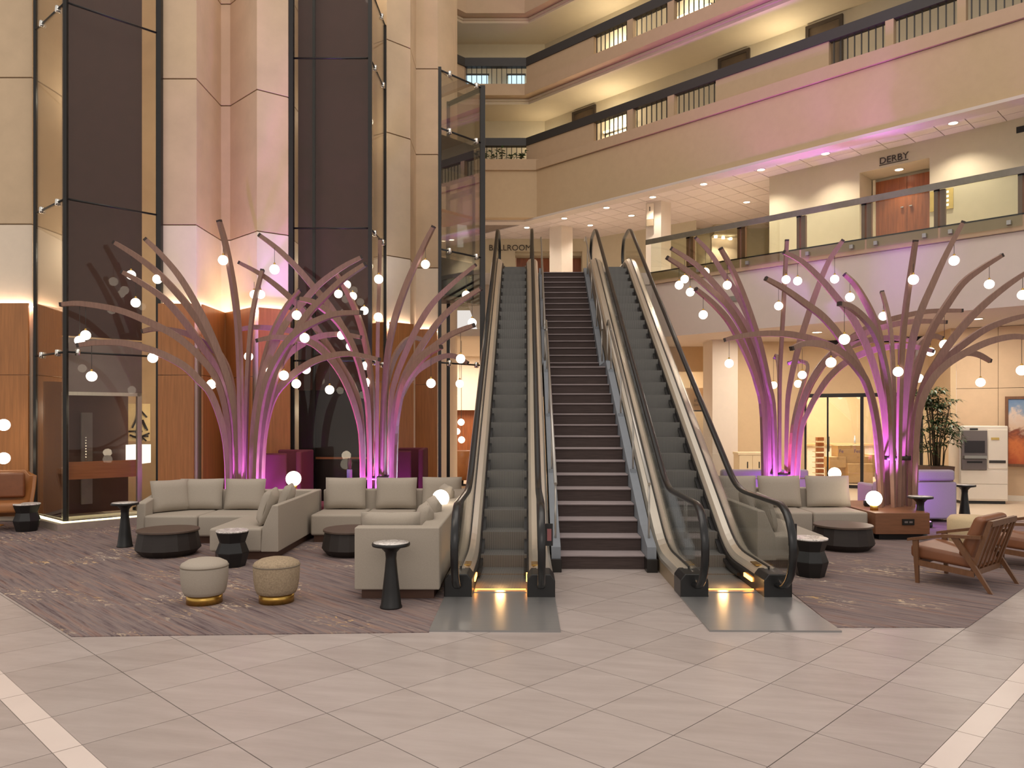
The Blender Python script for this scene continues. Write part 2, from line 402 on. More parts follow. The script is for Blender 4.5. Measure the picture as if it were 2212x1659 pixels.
pier('wall_tower_left', [(-11.5, 13.85), (-8.62, 13.85), (-8.57, 14.5), (-8.57, 16.5), (-11.5, 16.5)], 'concrete pier with wood base beside the leather wing chair',
     [[(-11.5, 13.85), (-8.62, 13.85)], [(-8.62, 13.85), (-8.57, 14.5)]])
PM = [(-6.33, 13.9), (-5.69, 13.9), (-5.70, 15.1), (-5.52, 15.1), (-4.75, 14.35), (-4.27, 14.7)]
pier('wall_tower_middle', PM + [(-4.27, 16.6), (-6.33, 16.6)], 'folded concrete pier with wood base between the two dark lift shafts',
     [PM[0:2], PM[1:3], PM[2:4], PM[3:5], PM[4:6]])
PR = [(-3.06, 16.75), (-2.68, 16.5), (-2.23, 16.92), (-2.23, 17.9), (-1.73, 17.9)]
pier('wall_tower_right', PR + [(-1.42, 18.5), (-1.42, 20), (-3.06, 20)], 'narrow concrete pier beside the lift with the dark cab', [PR[0:2], PR[1:3], PR[3:5]])
struct('wall_tower_back', MB().box((-11.5, 16.6, 0), (-3.0, 16.8, 14.5)), 'concrete', label='concrete back wall of the lift shafts')

def mull(mb, x, y, z0, z1, w=.07, d=.07): mb.box((x - w / 2, y - d / 2, z0), (x + w / 2, y + d / 2, z1))
JZ = (2.95, 5.49, 8.75)
def glass_wall(root, a, b, zs, m='glass_shaft'):
    a, b = Vector(a), Vector(b); t = (b - a).normalized(); nn = Vector((-t.y, t.x)) * .008
    for i in range(len(zs) - 1):
        q = [a + nn, b + nn, b - nn, a - nn]
        obj('glass_pane', MB().prism([tuple(p) for p in q], zs[i] + .012, zs[i + 1] - .012), m, root)
def joint_bar(root, a, b, z, clamps=()):
    a, b = Vector((*a, z)), Vector((*b, z)); mb = MB().tube([a, b], .018, 6); o = obj('tie_rod', mb, 'dark_metal', root)
    for c in clamps:
        p = a.lerp(b, c); n = MB().lathe([(.018, -.06), (.045, -.05), (.045, .05), (.018, .06)], 10); obj('glass_clamp', n, 'chrome', root, tuple(p))
# --- bay turned 45 degrees, corner to the lobby
C1, C1R, C1L = (-7.40, 12.78), (-6.33, 13.84), (-8.47, 13.70)
b1 = thing('glass_lift_shaft', 'glass lift shaft turned cornerwise beside the tan wing chair', 'lift shaft')
glass_wall(b1, C1, C1R, (.15,) + JZ + (14,)); glass_wall(b1, C1, C1L, (.15,) + JZ + (14,))
for (p, w) in ((C1, .06), (C1R, .09), (C1L, .05)):
    mb = MB(); mull(mb, p[0], p[1], .12, 14, w, w); obj('corner_post', mb, 'dark_metal', b1)
for z in JZ: joint_bar(b1, C1, C1R, z, (.12, .9) if z < 3 else ()); joint_bar(b1, C1, C1L, z, (.25, .78))
def par(a, b, off, t0, t1):                        # a strip parallel to a-b, set in by off
    a, b = Vector(a), Vector(b); t = (b - a).normalized(); n = Vector((-t.y, t.x)) * off
    return a.lerp(b, t0) + n, a.lerp(b, t1) + n, t, n.normalized()
p0, p1, t, n = par(C1, C1R, .28, .02, .865)
q = [p0, p1, p1 + n * .06, p0 + n * .06]
obj('shaft_panel', MB().prism([tuple(v) for v in q], 3.25, 14), 'shaft_wall', b1)
obj('header_panel', MB().prism([tuple(v) for v in q], 2.30, 3.22), plain('mauve_panel', (150, 132, 126), .25, var=.04), b1)
def along(f, off, d0=0): return p0.lerp(p1, f) + n * off
for f0, f1, z0, z1, m, nm in ((0, .07, .12, 2.3, 'steel_grey', 'door_jamb'), (.94, 1, .12, 2.3, 'steel', 'door_jamb'), (0, 1, 2.24, 2.3, 'steel', 'door_head'), (0, 1, .12, .18, 'steel', 'door_sill')):
    obj(nm, MB().prism([tuple(v) for v in (along(f0, 0), along(f1, 0), along(f1, .08), along(f0, .08))], z0, z1), m, b1)
obj('wood_rail_panel', MB().prism([tuple(v) for v in (along(.07, .06), along(.94, .06), along(.94, .10), along(.07, .10))], .80, 1.10), 'wood_band', b1)
obj('cab_wall', MB().prism([tuple(v) for v in (along(-.05, .9), along(1.05, .9), along(1.05, .95), along(-.05, .95))], .12, 2.5), 'shaft_wall', b1)
obj('cab_column', MB().prism([tuple(v) for v in (along(.38, .7), along(.52, .7), along(.52, .76), along(.38, .76))], .3, 1.95), plain('cab_grey', (116, 104, 98), .4), b1)
for k in range(12):
    obj('lift_button', MB().lathe([(.012, 0), (.012, .01)], 8), 'chrome', b1, tuple(along(.43, .69)) + (.95 + k * .05,)).rotation_euler = (R(90), 0, R(45))
# what stands behind the open lift cab
lp = thing('table_lamp', 'white box lamp glowing behind the glass lift door', 'lamp', (XAT(299, 14.55), 14.55, .55))
obj('lamp_shade', MB().box((-.16, -.16, .45), (.16, .16, .80)), 'lamp_shade', lp); obj('lamp_foot', MB().lathe([(.1, -.43), (.1, -.38), (.02, -.36), (.02, .46)], 14), 'black_metal', lp)
ar = thing('wall_art', 'geometric lattice artwork above the white box lamp', 'artwork', (XAT(300, 15.1), 15.1, 1.45), R(20))
obj('backing', MB().box((-.2, 0, -.05), (.2, .03, .68)), plain('art_cream', (226, 200, 150), .6), ar)
rng = random.Random(3)
for k in range(12):
    a = (rng.uniform(-.12, .12), rng.uniform(0, .6)); an = rng.uniform(0, 3.14); L = rng.uniform(.2, .3)
    obj('lattice_stick', MB().bar((a[0] - L * math.cos(an) / 2, -.012, a[1] - L * math.sin(an) / 2), (a[0] + L * math.cos(an) / 2, -.012, a[1] + L * math.sin(an) / 2), .03, .02, (0, 1, 0)), 'dark_wood', ar)
struct('floor_lift', MB().prism([tuple(v) for v in (along(.72, .2), along(1.5, .2), along(1.5, 1.4), along(.72, 1.4))], .06, .1), 'white_plastic', label='pale floor behind the lift door')
cb = [Vector(v) for v in ((-8.62, 13.88), C1, (-6.2, 13.98))]
curb = [(-8.75, 13.72), (-7.40, 12.55), (-6.15, 13.78), (-6.33, 14.0), (-7.40, 13.0), (-8.55, 13.95)]
struct('trim_1', MB().prism(curb, 0, .12), plain('curb', (150, 136, 124), .5), label='low kerb around the cornerwise lift shaft')
led = [(-8.62, 13.74), (-7.40, 12.67), (-6.24, 13.82), (-6.28, 13.87), (-7.40, 12.74), (-8.57, 13.80)]
obj('kerb_light', MB().prism(led, .12, .14), 'base_led', label='glowing strip along the kerb of the cornerwise lift shaft', cat='light strip')
# --- frontal bay
C2L, C2R, C2B = (-4.24, 14.78), (-2.72, 14.78), (-2.67, 16.2)
b2 = thing('glass_lift_shaft', 'glass lift shaft facing the lobby behind the two light trees', 'lift shaft')
glass_wall(b2, C2L, C2R, (.15,) + JZ + (10.1, 14)); glass_wall(b2, C2R, C2B, (.15,) + JZ + (10.1,))
for p, z1, w in ((C2L, 14, .11), (C2R, 14, .07), (C2B, 10.1, .06)):
    mb = MB(); mull(mb, p[0], p[1], 0, z1, w, w); obj('corner_post', mb, 'dark_metal', b2)
mb = MB(); mull(mb, -3.84, 14.95, 0, 14, .05, .05); obj('guide_rail', mb, 'dark_metal', b2)
for z in JZ: joint_bar(b2, C2L, C2R, z); joint_bar(b2, C2R, C2B, z, (.3, .85))
joint_bar(b2, C2R, C2B, 10.1, (.75,))
obj('shaft_panel', MB().box((-4.19, 15.1, 2.4), (-2.76, 15.16, 14)), 'shaft_wall', b2)
obj('shaft_panel', MB().box((-4.20, 15.18, 0), (-2.76, 15.24, 2.4)), plain('shaft_low', (40, 28, 26), .4), b2)
obj('wood_rail_panel', MB().box((-4.1, 15.02, 1.05), (-2.8, 15.06, 1.09)), 'wood_band', b2)
for k, z in enumerate((5.6, 7.2, 8.9, 10.6)): pass
for z in (2, 5, 8, 11):
    point('shaft_lamp', (-6.6, 14.7, z), 12, (1, .90, .72)); point('shaft_lamp', (-8.0, 14.9, z), 18, (1, .90, .72)); point('shaft_lamp', (-4.15, 15.9, z), 12, (1, .9, .7)); point('shaft_lamp', (-2.95, 16.0, z), 8, (1, .9, .72))
# --- third bay with the parked cab
A3, B3, C3, D3 = (-1.43, 15.27), (-.616, 16.14), (-1.40, 16.95), (-2.2, 16.1)
b3 = thing('glass_lift_shaft', 'glass lift shaft with a parked dark cab beside the escalator', 'lift shaft')
glass_wall(b3, A3, B3, (4.2, 7.6, 8.75)); glass_wall(b3, B3, C3, (4.2, 7.6, 8.75))
for p, w in ((A3, .06), (B3, .11), (C3, .07)):
    mb = MB(); mull(mb, p[0], p[1], 0, 8.8, w, w); obj('corner_post', mb, 'dark_metal', b3)
for z in (8.75, 7.6):
    joint_bar(b3, A3, B3, z, (.22, .85))
    obj('top_beam', MB().bar((*B3, z), (*C3, z), .07, .07), 'dark_metal', b3)
for z in (5.2, 2.95): joint_bar(b3, A3, B3, z, (.22, .85))
cab = [(-1.43, 15.47), (-.80, 16.15), (-1.40, 16.75), (-1.56, 16.75)]
obj('cab_roof', MB().prism(cab, 6.88, 7.55), plain('cab_dark', (64, 54, 54), .35), b3)
obj('cab_floor', MB().prism(cab, 4.33, 5.08), 'black_metal', b3)
obj('cab_ceiling', MB().prism(cab, 6.0, 6.06), 'wood_panel', b3)
for p in cab[1:3]:
    mb = MB(); mull(mb, p[0], p[1], 5.08, 6.9, .06, .06); obj('cab_post', mb, 'dark_metal', b3)
glass_wall(b3, cab[0], cab[1], (5.1, 6.88), 'glass_clear')
obj('cab_beam', MB().bar((*cab[1], 6.62), (*cab[2], 6.62), .06, .1), 'dark_metal', b3)

# ================================================================ GALLERIES above the mezzanine
S2 = math.sqrt(2)
OB = Vector((.44, 23.09, 0)); SUM = OB.x + OB.y
def sx(x, off=0):                                  # distance along the 45-degree balcony line of pixel column x
    k = (x - CX) / F; d = (SUM + off * S2) / (1 + k); return (k * d - OB.x - off / S2) * S2
def gal(name, label, z=0): return thing(name, label, None, (OB.x, OB.y, 0), R(-45), kind='structure')
def frontal(mb, poly, z0, z1): return mb.prism(poly, z0, z1)
W45 = Matrix.Rotation(R(-45), 4, 'Z')
def to_local(p): v = Vector((p[0] - OB.x, p[1] - OB.y, 0)); v.rotate(Matrix.Rotation(R(45), 3, 'Z')); return (v.x, v.y)
def lp2(poly): return [to_local(p) for p in poly]
LE = (-1.43, 23.09); LL = (-4.4, 20.12)            # where the balcony turns again, and its far left end
def band(out0, out1, z0, z1, corner=None):         # closed band following the balcony line; out = offset towards the atrium (+) or corridor (-)
    def line(o):
        k = o * .4142
        return [to_local((LL[0] + o * .707, LL[1] - o * .707)), to_local((LE[0] + k, LE[1] - o)), to_local((OB.x - k, OB.y - o)), (15.5, -o)]
    a = line(out0); b = line(out1)[::-1]; mb = MB()
    P = a + b; n = 4
    vs = [(p[0], p[1], z0) for p in P] + [(p[0], p[1], z1) for p in P]
    fs = []
    for i in range(3):
        j = 7 - i; fs += [(i, i + 1, j - 1, j), (8 + i, 8 + j, 8 + j - 1, 8 + i + 1)]
    fs += [(i, (i + 1) % 8, 8 + (i + 1) % 8, 8 + i) for i in range(8)]
    return mb.add(vs, fs)
bal_me = {}
def gallery(name, label, zb, zl0, zl1, zr0, zr1, spec, floor_z):
    g_ = thing(name, label, 'balcony', (OB.x, OB.y, 0), R(-45))
    if zl0 > zb + .05: obj('parapet', band(.10, -.15, zb, zl0), 'plaster_tan', g_)
    obj('ledge', band(.16, -.15, zl0 + .012, zl1), 'plaster_lip', g_)
    obj('floor_slab', band(-.15, -1.6, floor_z - .2, floor_z), 'gallery_ceiling', g_)
    obj('handrail', band(.05, -.13, zr0, zr1), 'rail_dark', g_)
    key = round(zr0 - zl1, 3)
    bal_me[key] = mesh_of(MB().box((-.011, -.011, 0), (.011, .011, zr0 - zl1)), 'baluster', 'rail_dark')
    for kind, x0, x1 in spec:
        s0, s1 = sx(x0), sx(x1)
        if kind == 's': obj('solid_panel', MB().box((s0, -.02, zl1), (s1, .12, zr0)), 'plaster_lip', g_)
        elif kind == 'p': obj('post', MB().box((s0, -.05, zl1), (s1, .10, zr0)), 'plaster_lip', g_)
        else:
            nb = max(1, round((s1 - s0) / .145))
            for i in range(nb):
                inst('baluster', bal_me[key], g_, (s0 + (i + .5) * (s1 - s0) / nb, .04, zl1))
    return g_
sp3 = [('s', 1138, 1283), ('b', 1283, 1357), ('p', 1357, 1369), ('b', 1369, 1444), ('p', 1444, 1458), ('b', 1460, 1547), ('s', 1547, 1791), ('b', 1793, 1914), ('p', 1914, 1932), ('b', 1933, 2069), ('p', 2069, 2088), ('b', 2089, 2215), ('s', 2216, 2300)]
sp4 = [('s', 1138, 1283), ('b', 1283, 1357), ('p', 1357, 1369), ('b', 1369, 1444), ('p', 1444, 1458), ('b', 1460, 1547), ('s', 1547, 1700)]
g3 = gallery('balcony', 'lowest gallery balcony with planter above the mezzanine', 7.74, 9.12, 9.41, 9.99, 10.22, sp3, 9.13)
g4 = gallery('balcony', 'second gallery balcony with dark rail above the planter', 11.44, 11.44, 11.79, 12.37, 12.62, sp4, 11.5)
struct('wall_gallery_top', band(-1.46, -1.6, 13.9, 18), 'plaster_grey', label='plain top gallery wall').matrix_world = Matrix.Translation(OB) @ W45
struct('ceiling_gallery_top', band(-.1, -1.6, 16.2, 16.3), 'gallery_ceiling', label='plain top gallery ceiling').matrix_world = Matrix.Translation(OB) @ W45
g5 = gallery('balcony', 'topmost gallery edge at the upper frame', 13.88, 13.88, 14.3, 14.9, 15.1, [], 13.95)
# frontal stretches: balusters, solid ends, planter
for g_, zl1, zr0 in ((g4, 11.79, 12.37), (g3, 9.41, 9.99)):
    key = round(zr0 - zl1, 3)
    for i in range(12):
        p = to_local((-1.36 + i * .15, 23.16)); inst('baluster', bal_me[key], g_, (p[0], p[1], zl1), (0, 0, R(45)))
    obj('solid_panel', MB().prism(lp2([(LL[0], LL[1] + .05), LE, (LE[0] + .05, 23.2), (LL[0], LL[1] + .25)]), zl1, zr0), 'plaster_lip', g_)
obj('planter', MB().prism(lp2([(-1.45, 22.66), (.87, 22.66), (.44, 23.09), (-1.45, 23.09)]), 7.74, 9.40), 'plaster_tan', g3)
obj('planter_rim', MB().prism(lp2([(-1.5, 22.60), (.90, 22.60), (.44, 23.06), (-1.5, 23.06)]), 9.12, 9.44), 'plaster_lip', g3)
obj('soffit_edge', band(.16, -.22, 7.68, 7.74), 'soffit', g3)
# corridor walls, ceilings
for zf, zc, nm in ((9.13, 11.44, 'wall_gallery_low'), (11.5, 13.88, 'wall_gallery_high')):
    struct(nm, band(-1.46, -1.6, zf, zc), 'plaster_grey', label='plain %s gallery corridor wall' % ('lower' if zf < 10 else 'upper')).matrix_world = Matrix.Translation(OB) @ W45
struct('ceiling_gallery_low', band(-.1, -1.5, 11.38, 11.44), 'gallery_ceiling', label='plain gallery corridor ceiling').matrix_world = Matrix.Translation(OB) @ W45
struct('ceiling_gallery_high', band(-.1, -1.5, 13.82, 13.88), 'gallery_ceiling', label='plain upper gallery corridor ceiling').matrix_world = Matrix.Translation(OB) @ W45
def gdoor(x0, x1, zf, label, n):
    d_ = thing('door_%d' % n, label, None, (OB.x, OB.y, 0), R(-45), kind='structure')
    s0, s1 = sx(x0, 1.46), sx(x1, 1.46)
    obj('door_leaf', MB().box((s0 + .07, 1.43, zf), (s1 - .07, 1.46, zf + 2.02)), 'door_frame', d_)
    f = MB().box((s0, 1.40, zf), (s0 + .08, 1.47, zf + 2.1)).box((s1 - .08, 1.40, zf), (s1, 1.47, zf + 2.1)).box((s0 + .08, 1.40, zf + 2.02), (s1 - .08, 1.47, zf + 2.1))
    obj('door_frame', f, plain('door_frame_dark', (66, 54, 44), .6), d_)
gdoor(1238, 1288, 9.13, 'brown guest room door on the lowest gallery near the turn', 11); gdoor(1553, 1621, 9.13, 'brown guest room door in the middle of the lowest gallery', 12)
gdoor(1742, 1822, 9.13, 'brown guest room door at the upper end of the lowest gallery', 13)
def wall_light(x, zc, label, w=.9, pw=60, g=None):
    s = sx(x, 1.40); t_ = thing('wall_light', label, 'wall light', (OB.x, OB.y, 0), R(-45), 'gallery wall lights')
    obj('light_bar', MB().box((s - w / 2, 1.34, zc), (s + w / 2, 1.40, zc + .05)), 'warm_light', t_); obj('back_plate', MB().box((s - w / 2, 1.40, zc - .03), (s + w / 2, 1.455, zc + .08)), 'rail_dark', t_)
    v = Vector((s, 1.15, zc + .02)); v.rotate(Matrix.Rotation(R(-45), 3, 'Z')); point('gallery_lamp', v + OB, pw, (1, .88, .64), .15)
wall_light(1335, 12.62, 'glowing bar light behind the second gallery balusters', 1.2, 45)
wall_light(1335, 10.25, 'glowing bar light behind the lowest gallery balusters', 1.0, 55)
wall_light(1700, 10.35, 'glowing bar light in the middle of the lowest gallery wall', 1.0, 45)
wall_light(1190, 10.35, 'glowing bar light beside the lowest gallery turn', .8, 14)
wall_light(1500, 12.7, 'glowing bar light at the upper end of the second gallery', 1.0, 40)
for i, (x0, x1) in enumerate(((1006, 1054), (1098, 1133))):
    d = 24.4; z0, z1 = ZAT(190, d), ZAT(163, d)
    w_ = thing('window_%d' % (i + 1), ('bluish window behind the second gallery near the tower', 'bluish window behind the second gallery near the turn')[i], None, kind='structure')
    obj('pane', MB().box((XAT(x0, d), d, z0 - .5), (XAT(x1, d), d + .02, z1)), 'window_blue', w_)
    obj('window_frame', MB().box((XAT(x0, d) - .04, d + .0, z1), (XAT(x1, d) + .04, d + .03, z1 + .06)), 'rail_dark', w_)
# plants in the planter
def sprig(loc, n, hgt, seed, label):
    rg = random.Random(seed); t_ = thing('planter_plant', label, 'plant', loc, 0, 'planter plants'); st = MB(); lf = MB()
    for k in range(n):
        a = rg.uniform(0, 6.28); tip = Vector((math.cos(a) * rg.uniform(.05, .22), math.sin(a) * .12, hgt * rg.uniform(.5, 1)))
        st.tube([(0, 0, 0), tip * .6 + Vector((0, 0, .03)), tip], .006, 4)
        for j in range(4):
            b = rg.uniform(0, 6.28); L = rg.uniform(.09, .16); u = Vector((math.cos(b), math.sin(b) * .7, rg.uniform(-.1, .4))).normalized(); w = u.cross(Vector((0, 0, 1))).normalized() * L * .3
            c = tip * rg.uniform(.6, 1)
            lf.add([c, c + u * L * .5 + w, c + u * L, c + u * L * .5 - w], [(0, 1, 2, 3)])
    obj('stems', st, 'stalk', t_); obj('leaves', lf, 'leaf_dark', t_, kind='stuff')
for i, (x, n, hh) in enumerate(((1040, 7, .42), (1064, 5, .3), (1085, 6, .45), (1104, 5, .28), (1124, 8, .38))):
    sprig((XAT(x, 22.85), 22.85, 9.42), n, hh, i, 'leafy green plant in the gallery planter, %s from the lift tower' % ORD[i])

# ================================================================ MEZZANINE
MZ = 5.6
mezz_poly = [(14, 9.53), (3.6, 19.93), (-1.35, 19.93), (-1.35, 30), (18, 30), (18, 9.53)]
struct('floor_mezzanine', MB().prism(mezz_poly, 5.30, MZ), 'plaster_pale', label='mezzanine floor slab behind the escalators')
low_poly = [(14.0, 9.56), (3.62, 19.96), (-.6, 19.96), (-.6, 34), (20, 34), (20, 9.56)]
struct('ceiling_lobby', MB().prism(low_poly, 3.92, 5.29), 'soffit', label='pale dropped soffit below the mezzanine edge')
# tiled ceiling over the mezzanine
ceil_o = struct('ceiling', MB().prism([(17, 6.7), (.52, 23.2), (-1.4, 23.2), (-1.4, 31), (18, 31), (18, 6.7)], 7.775, 7.9), 'ceiling_grid', label='white grid tile ceiling over the mezzanine')
ts = .56; tm = mesh_of(MB().box((-ts / 2 + .008, -ts / 2 + .008, 0), (ts / 2 - .008, ts / 2 - .008, .03)), 'ceiling_tile', 'ceiling_tile')
big = MB(); nct = 0
for i in range(-10, 28):
    for j in range(0, 16):
        v = Vector((i * ts + .1, j * ts + .50, 0)); v.rotate(Matrix.Rotation(R(-45), 3, 'Z')); p = v + OB
        if not (-1.4 < p.x < 14 and p.y < 28): continue
        x = CX + p.x / p.y * F; y = YH - (7.75 - H) / p.y * F
        if not (1030 < x < 2300): continue
        if p.x + p.y > 25.6 and x > 1690: continue
        inst('ceiling_tile', tm, ceil_o, (p.x, p.y, 7.75), (0, 0, R(-45))); nct += 1
# walls of the mezzanine (45-degree wall with the door recess)
mw = struct('wall_right', MB(), 'plaster_grey', label='plain mezzanine wall with the recessed wooden door')
mw.matrix_world = Matrix.Translation(OB) @ W45
OF = 1.14
def mwall(name, x0, x1, z0, z1, y0=OF, y1=OF + .8, m='plaster_grey', **kw):
    return obj(name, MB().box((sx(x0, OF) if isinstance(x0, int) else x0, y0, z0), (sx(x1, OF) if isinstance(x1, int) else x1, y1, z1)), m, mw, **kw)
mwall('wall_panel', 1662, 1857, MZ, 7.76); mwall('wall_panel', 2008, 2420, MZ, 7.76); mwall('wall_panel', 1857, 2008, 7.36, 7.76)
mwall('wall_panel', 1850, 2060, MZ, 7.4, OF + .8, OF + .9)
dr = thing('door_1', 'pair of dark red wood doors under the DERBY lettering', None, (OB.x, OB.y, 0), R(-45), kind='structure')
s0, s1 = sx(1857, OF) + .09, sx(2008, OF)
for k in range(2):
    w = (s1 - s0) / 2; obj('door_leaf', MB().box((s0 + k * w + .004, OF + .72, MZ + .01), (s0 + (k + 1) * w - .004, OF + .77, 7.28)), 'door_wood', dr)
    obj('door_handle', MB().box((s0 + w + (-.12 if k == 0 else .06), OF + .66, MZ + .98), (s0 + w + (-.06 if k == 0 else .12), OF + .72, MZ + 1.0)), 'chrome', dr)
obj('door_frame', MB().box((s0 - .06, OF + .70, MZ), (s0, OF + .78, 7.34)), plain('frame_cream', (222, 206, 178), .5), dr)
fontobj('sign_letters', 'DERBY', .20, 'letter', None, (0, 0, 0), label='dark raised letters reading DERBY above the mezzanine doors', cat='lettering').matrix_world = Matrix.Translation(OB) @ W45 @ Matrix.Translation((sx(1931, OF), OF - .012, 7.45)) @ Matrix.Rotation(R(90), 4, 'X')
obj('sign_bar', MB().box((sx(1900, OF), OF - .02, 7.415), (sx(1962, OF), OF, 7.43)), 'letter', mw)
sg = thing('wall_sign', 'small gold meeting room sign beside the DERBY doors', 'sign', (OB.x, OB.y, 0), R(-45))
s0, s1 = sx(2010, OF), sx(2060, OF); z0, z1 = 6.2, 6.62
obj('sign_plate', MB().box((s0, OF - .04, z0), (s1, OF - .01, z1)), 'sign_yellow', sg)
for k in range(4):
    obj('sign_row', MB().box((s0 + .1, OF - .045, z0 + .06 + k * .09), (s0 + .16, OF - .04, z0 + .11 + k * .09)), 'sign_lit', sg); obj('sign_row', MB().box((s0 + .30, OF - .045, z0 + .06 + k * .09), (s0 + .36, OF - .04, z0 + .11 + k * .09)), 'lamp_shade', sg)
obj('air_grille', MB().box((sx(2196, OF), OF - .02, 7.46), (sx(2260, OF), OF, 7.58)), 'black_metal', mw)
# end of that wall, deeper wall with lit niche
struct('wall_mezzanine_side', MB().prism([(6.31, 18.83), (6.9, 18.3), (8.6, 24.5), (8.2, 24.6)], MZ, 7.76), 'plaster_grey', label='side wall of the mezzanine passage')
struct('wall_mezzanine_far', MB().box((5.2, 24.0, MZ), (9.5, 24.2, 7.76)), 'plaster_grey', label='far wall with three lit niche lamps')
nl = thing('lit_niche', 'brightly lit niche with three spot lamps on the mezzanine', 'niche', (0, 0, 0))
obj('niche_back', MB().box((XAT(1538, 23.9), 23.93, MZ), (XAT(1597, 23.9), 23.97, 7.45)), 'cream_panel', nl)
for k in range(3):
    xx = XAT(1549 + k * 16, 23.6); obj('spot_lamp', MB().lathe([(.05, 0), (.05, .06)], 12), 'downlight', nl, (xx, 23.75, 7.40 - k * .03)); spot('niche_spot', (xx, 23.7, 7.38), (xx, 23.95, 6.2), 26, ang=75)
obj('niche_head', MB().box((XAT(1536, 23.9), 23.5, 7.46), (XAT(1600, 23.9), 23.97, 7.76)), 'plaster_grey', nl)
# columns
def column(x0, x1, xc, d, name, label):
    a, b, c = XAT(x0, d + .3), XAT(x1, d + .3), XAT(xc, d)
    w = (b - a) / 2
    poly = [(c, d), (b, d + .28), (c, d + .6), (a, d + .28)]
    return struct(name, MB().prism(poly, MZ, 7.76), 'plaster_pale', label=label)
column(1187, 1237, 1213, 23.6, 'column_1', 'pale square column straight above the stairs')
column(1395, 1449, 1428, 20.9, 'column_2', 'pale square column carrying a small notice')
nt_ = thing('wall_notice', 'cream notice with a dark mark on the mezzanine column', 'sign', (XAT(1404, 21.0), 20.98, ZAT(465, 21.0)), R(-25))
obj('notice_board', MB().box((-.09, -.03, -.12), (.10, 0, .30)), 'cream_panel', nt_); obj('notice_mark', MB().box((-.012, -.036, .10), (.012, -.03, .22)), 'letter', nt_); obj('notice_foot', MB().box((-.09, -.036, -.30), (.10, 0, -.13)), 'rail_beige', nt_)
# ballroom wall
struct('wall_back', MB().box((-1.6, 25.4, 7.34), (2.6, 25.7, 7.76)), 'plaster_grey', label='far mezzanine wall carrying the BALLROOM letters')
struct('wall_back_side', MB().box((-1.6, 25.4, MZ), (XAT(1113, 25.4), 25.7, 7.34)), 'plaster_grey', label='far mezzanine wall left of the ballroom doors')
struct('wall_back_right', MB().prism([(XAT(1258, 25.4), 25.4), (2.6, 25.38), (5.5, 23.0), (5.7, 24.2), (2.7, 25.9), (XAT(1258, 25.4), 25.9)], MZ, 7.76), 'plaster_grey', label='far mezzanine wall right of the ballroom doors')
struct('wall_far', MB().box((-2.0, 26.7, MZ), (8.5, 26.9, 7.76)), 'plaster_grey', label='mezzanine wall beyond the ballroom doors')
d2 = thing('door_2', 'row of wood ballroom doors behind the column', None, (0, 0, 0), kind='structure')
for k in range(4):
    x0 = XAT(1115, 26.1) + k * .58; obj('door_leaf', MB().box((x0, 26.1, MZ), (x0 + .575, 26.15, 7.25)), 'door_wood', d2)
obj('door_head', MB().box((XAT(1113, 26) - .1, 25.7, 7.26), (XAT(1258, 26) + .1, 26.2, 7.36)), 'plaster_grey', d2)
obj('door_frame', MB().box((XAT(1113, 26) - .02, 26.05, MZ), (XAT(1113, 26) + .04, 26.12, 7.26)), 'cream_panel', d2)
fontobj('sign_letters', 'BALLROOM', .27, 'letter', None, (XAT(1102, 25.38), 25.385, ZAT(541, 25.38)), label='dark raised letters reading BALLROOM behind the escalator', cat='lettering')
# frontal mezzanine edge + glass balustrade on the 45-degree edge
mr = thing('glass_balustrade', 'glass mezzanine balustrade with brown posts above the pale soffit', 'balustrade', (OB.x, OB.y, 0), R(-45))
xs = [1408, 1491, 1602, 1731, 1872, 2030, 2213, 2420]
obj('top_rail', MB().box((sx(1400), -.10, 6.37), (15.5, .0, 6.45)).box((sx(1400), -.115, 6.32), (15.5, -.085, 6.45)), plain('rail_bronze', (126, 120, 106), .4, metal=.5), mr)
for i in range(len(xs) - 1):
    a, b = sx(xs[i]), sx(xs[i + 1])
    obj('glass_pane', MB().box((a + .02, -.06, 5.38), (b - .02, -.045, 6.34)), 'glass_green', mr)
    if i: obj('post', MB().box((a - .10, -.02, 5.55), (a + .10, .06, 6.33)), plain('post_brown', (120, 84, 60), .5), mr); obj('post_edge', MB().box((a - .10, -.03, 6.3), (a + .0, .03, 6.42)), 'dark_metal', mr)
for x in (1512, 1618, 1748, 1843, 1895, 2000, 2056, 2182):
    s = sx(x); obj('glass_clip', MB().box((s - .035, -.12, 5.42), (s + .035, -.03, 5.50)), 'steel_grey', mr)
obj('slab_edge', MB().box((sx(1400), -.035, 5.30), (15.5, -.004, 5.60)), 'plaster_lip', mr)
obj('dark_nosing', MB().box((sx(1400), -.045, 5.585), (15.5, .02, 5.61)), 'dark_metal', mr)

# downlights in the ceilings
def downlight(p, label, z, r=.085, pw=55, grp='mezzanine downlights', ang=120):
    t_ = thing('recessed_downlight', label, 'downlight', (p[0], p[1], z), 0, grp)
    obj('lens', MB().lathe([(.001, -.012), (r, -.012), (r, -.006)], 16, cap=False), 'downlight', t_); obj('trim_ring', MB().lathe([(r, -.014), (r + .02, -.014), (r + .02, 0), (r, 0)], 16, cap=False), 'white_plastic', t_)
    if pw: spot('downlight_beam', (p[0], p[1], z - .03), (p[0], p[1], z - 3), pw, (1, .89, .76), ang, .7, .05)
dl = [(1138, 491), (1219, 471), (1275, 486), (1310, 448), (1364, 465), (1410, 425), (1520, 397), (1613, 436), (1644, 366), (1783, 331), (2059, 265)]
for i, (x, y) in enumerate(dl):
    d = (7.75 - H) * F / (YH - y); downlight((XAT(x, d), d), 'round mezzanine ceiling downlight, %s from the lift tower' % ORD[i], 7.75, pw=165 if x > 1450 else 75)
v = Vector((sx(1942, OF + .35), OF + .35, 0)); v.rotate(Matrix.Rotation(R(-45), 3, 'Z')); v += OB
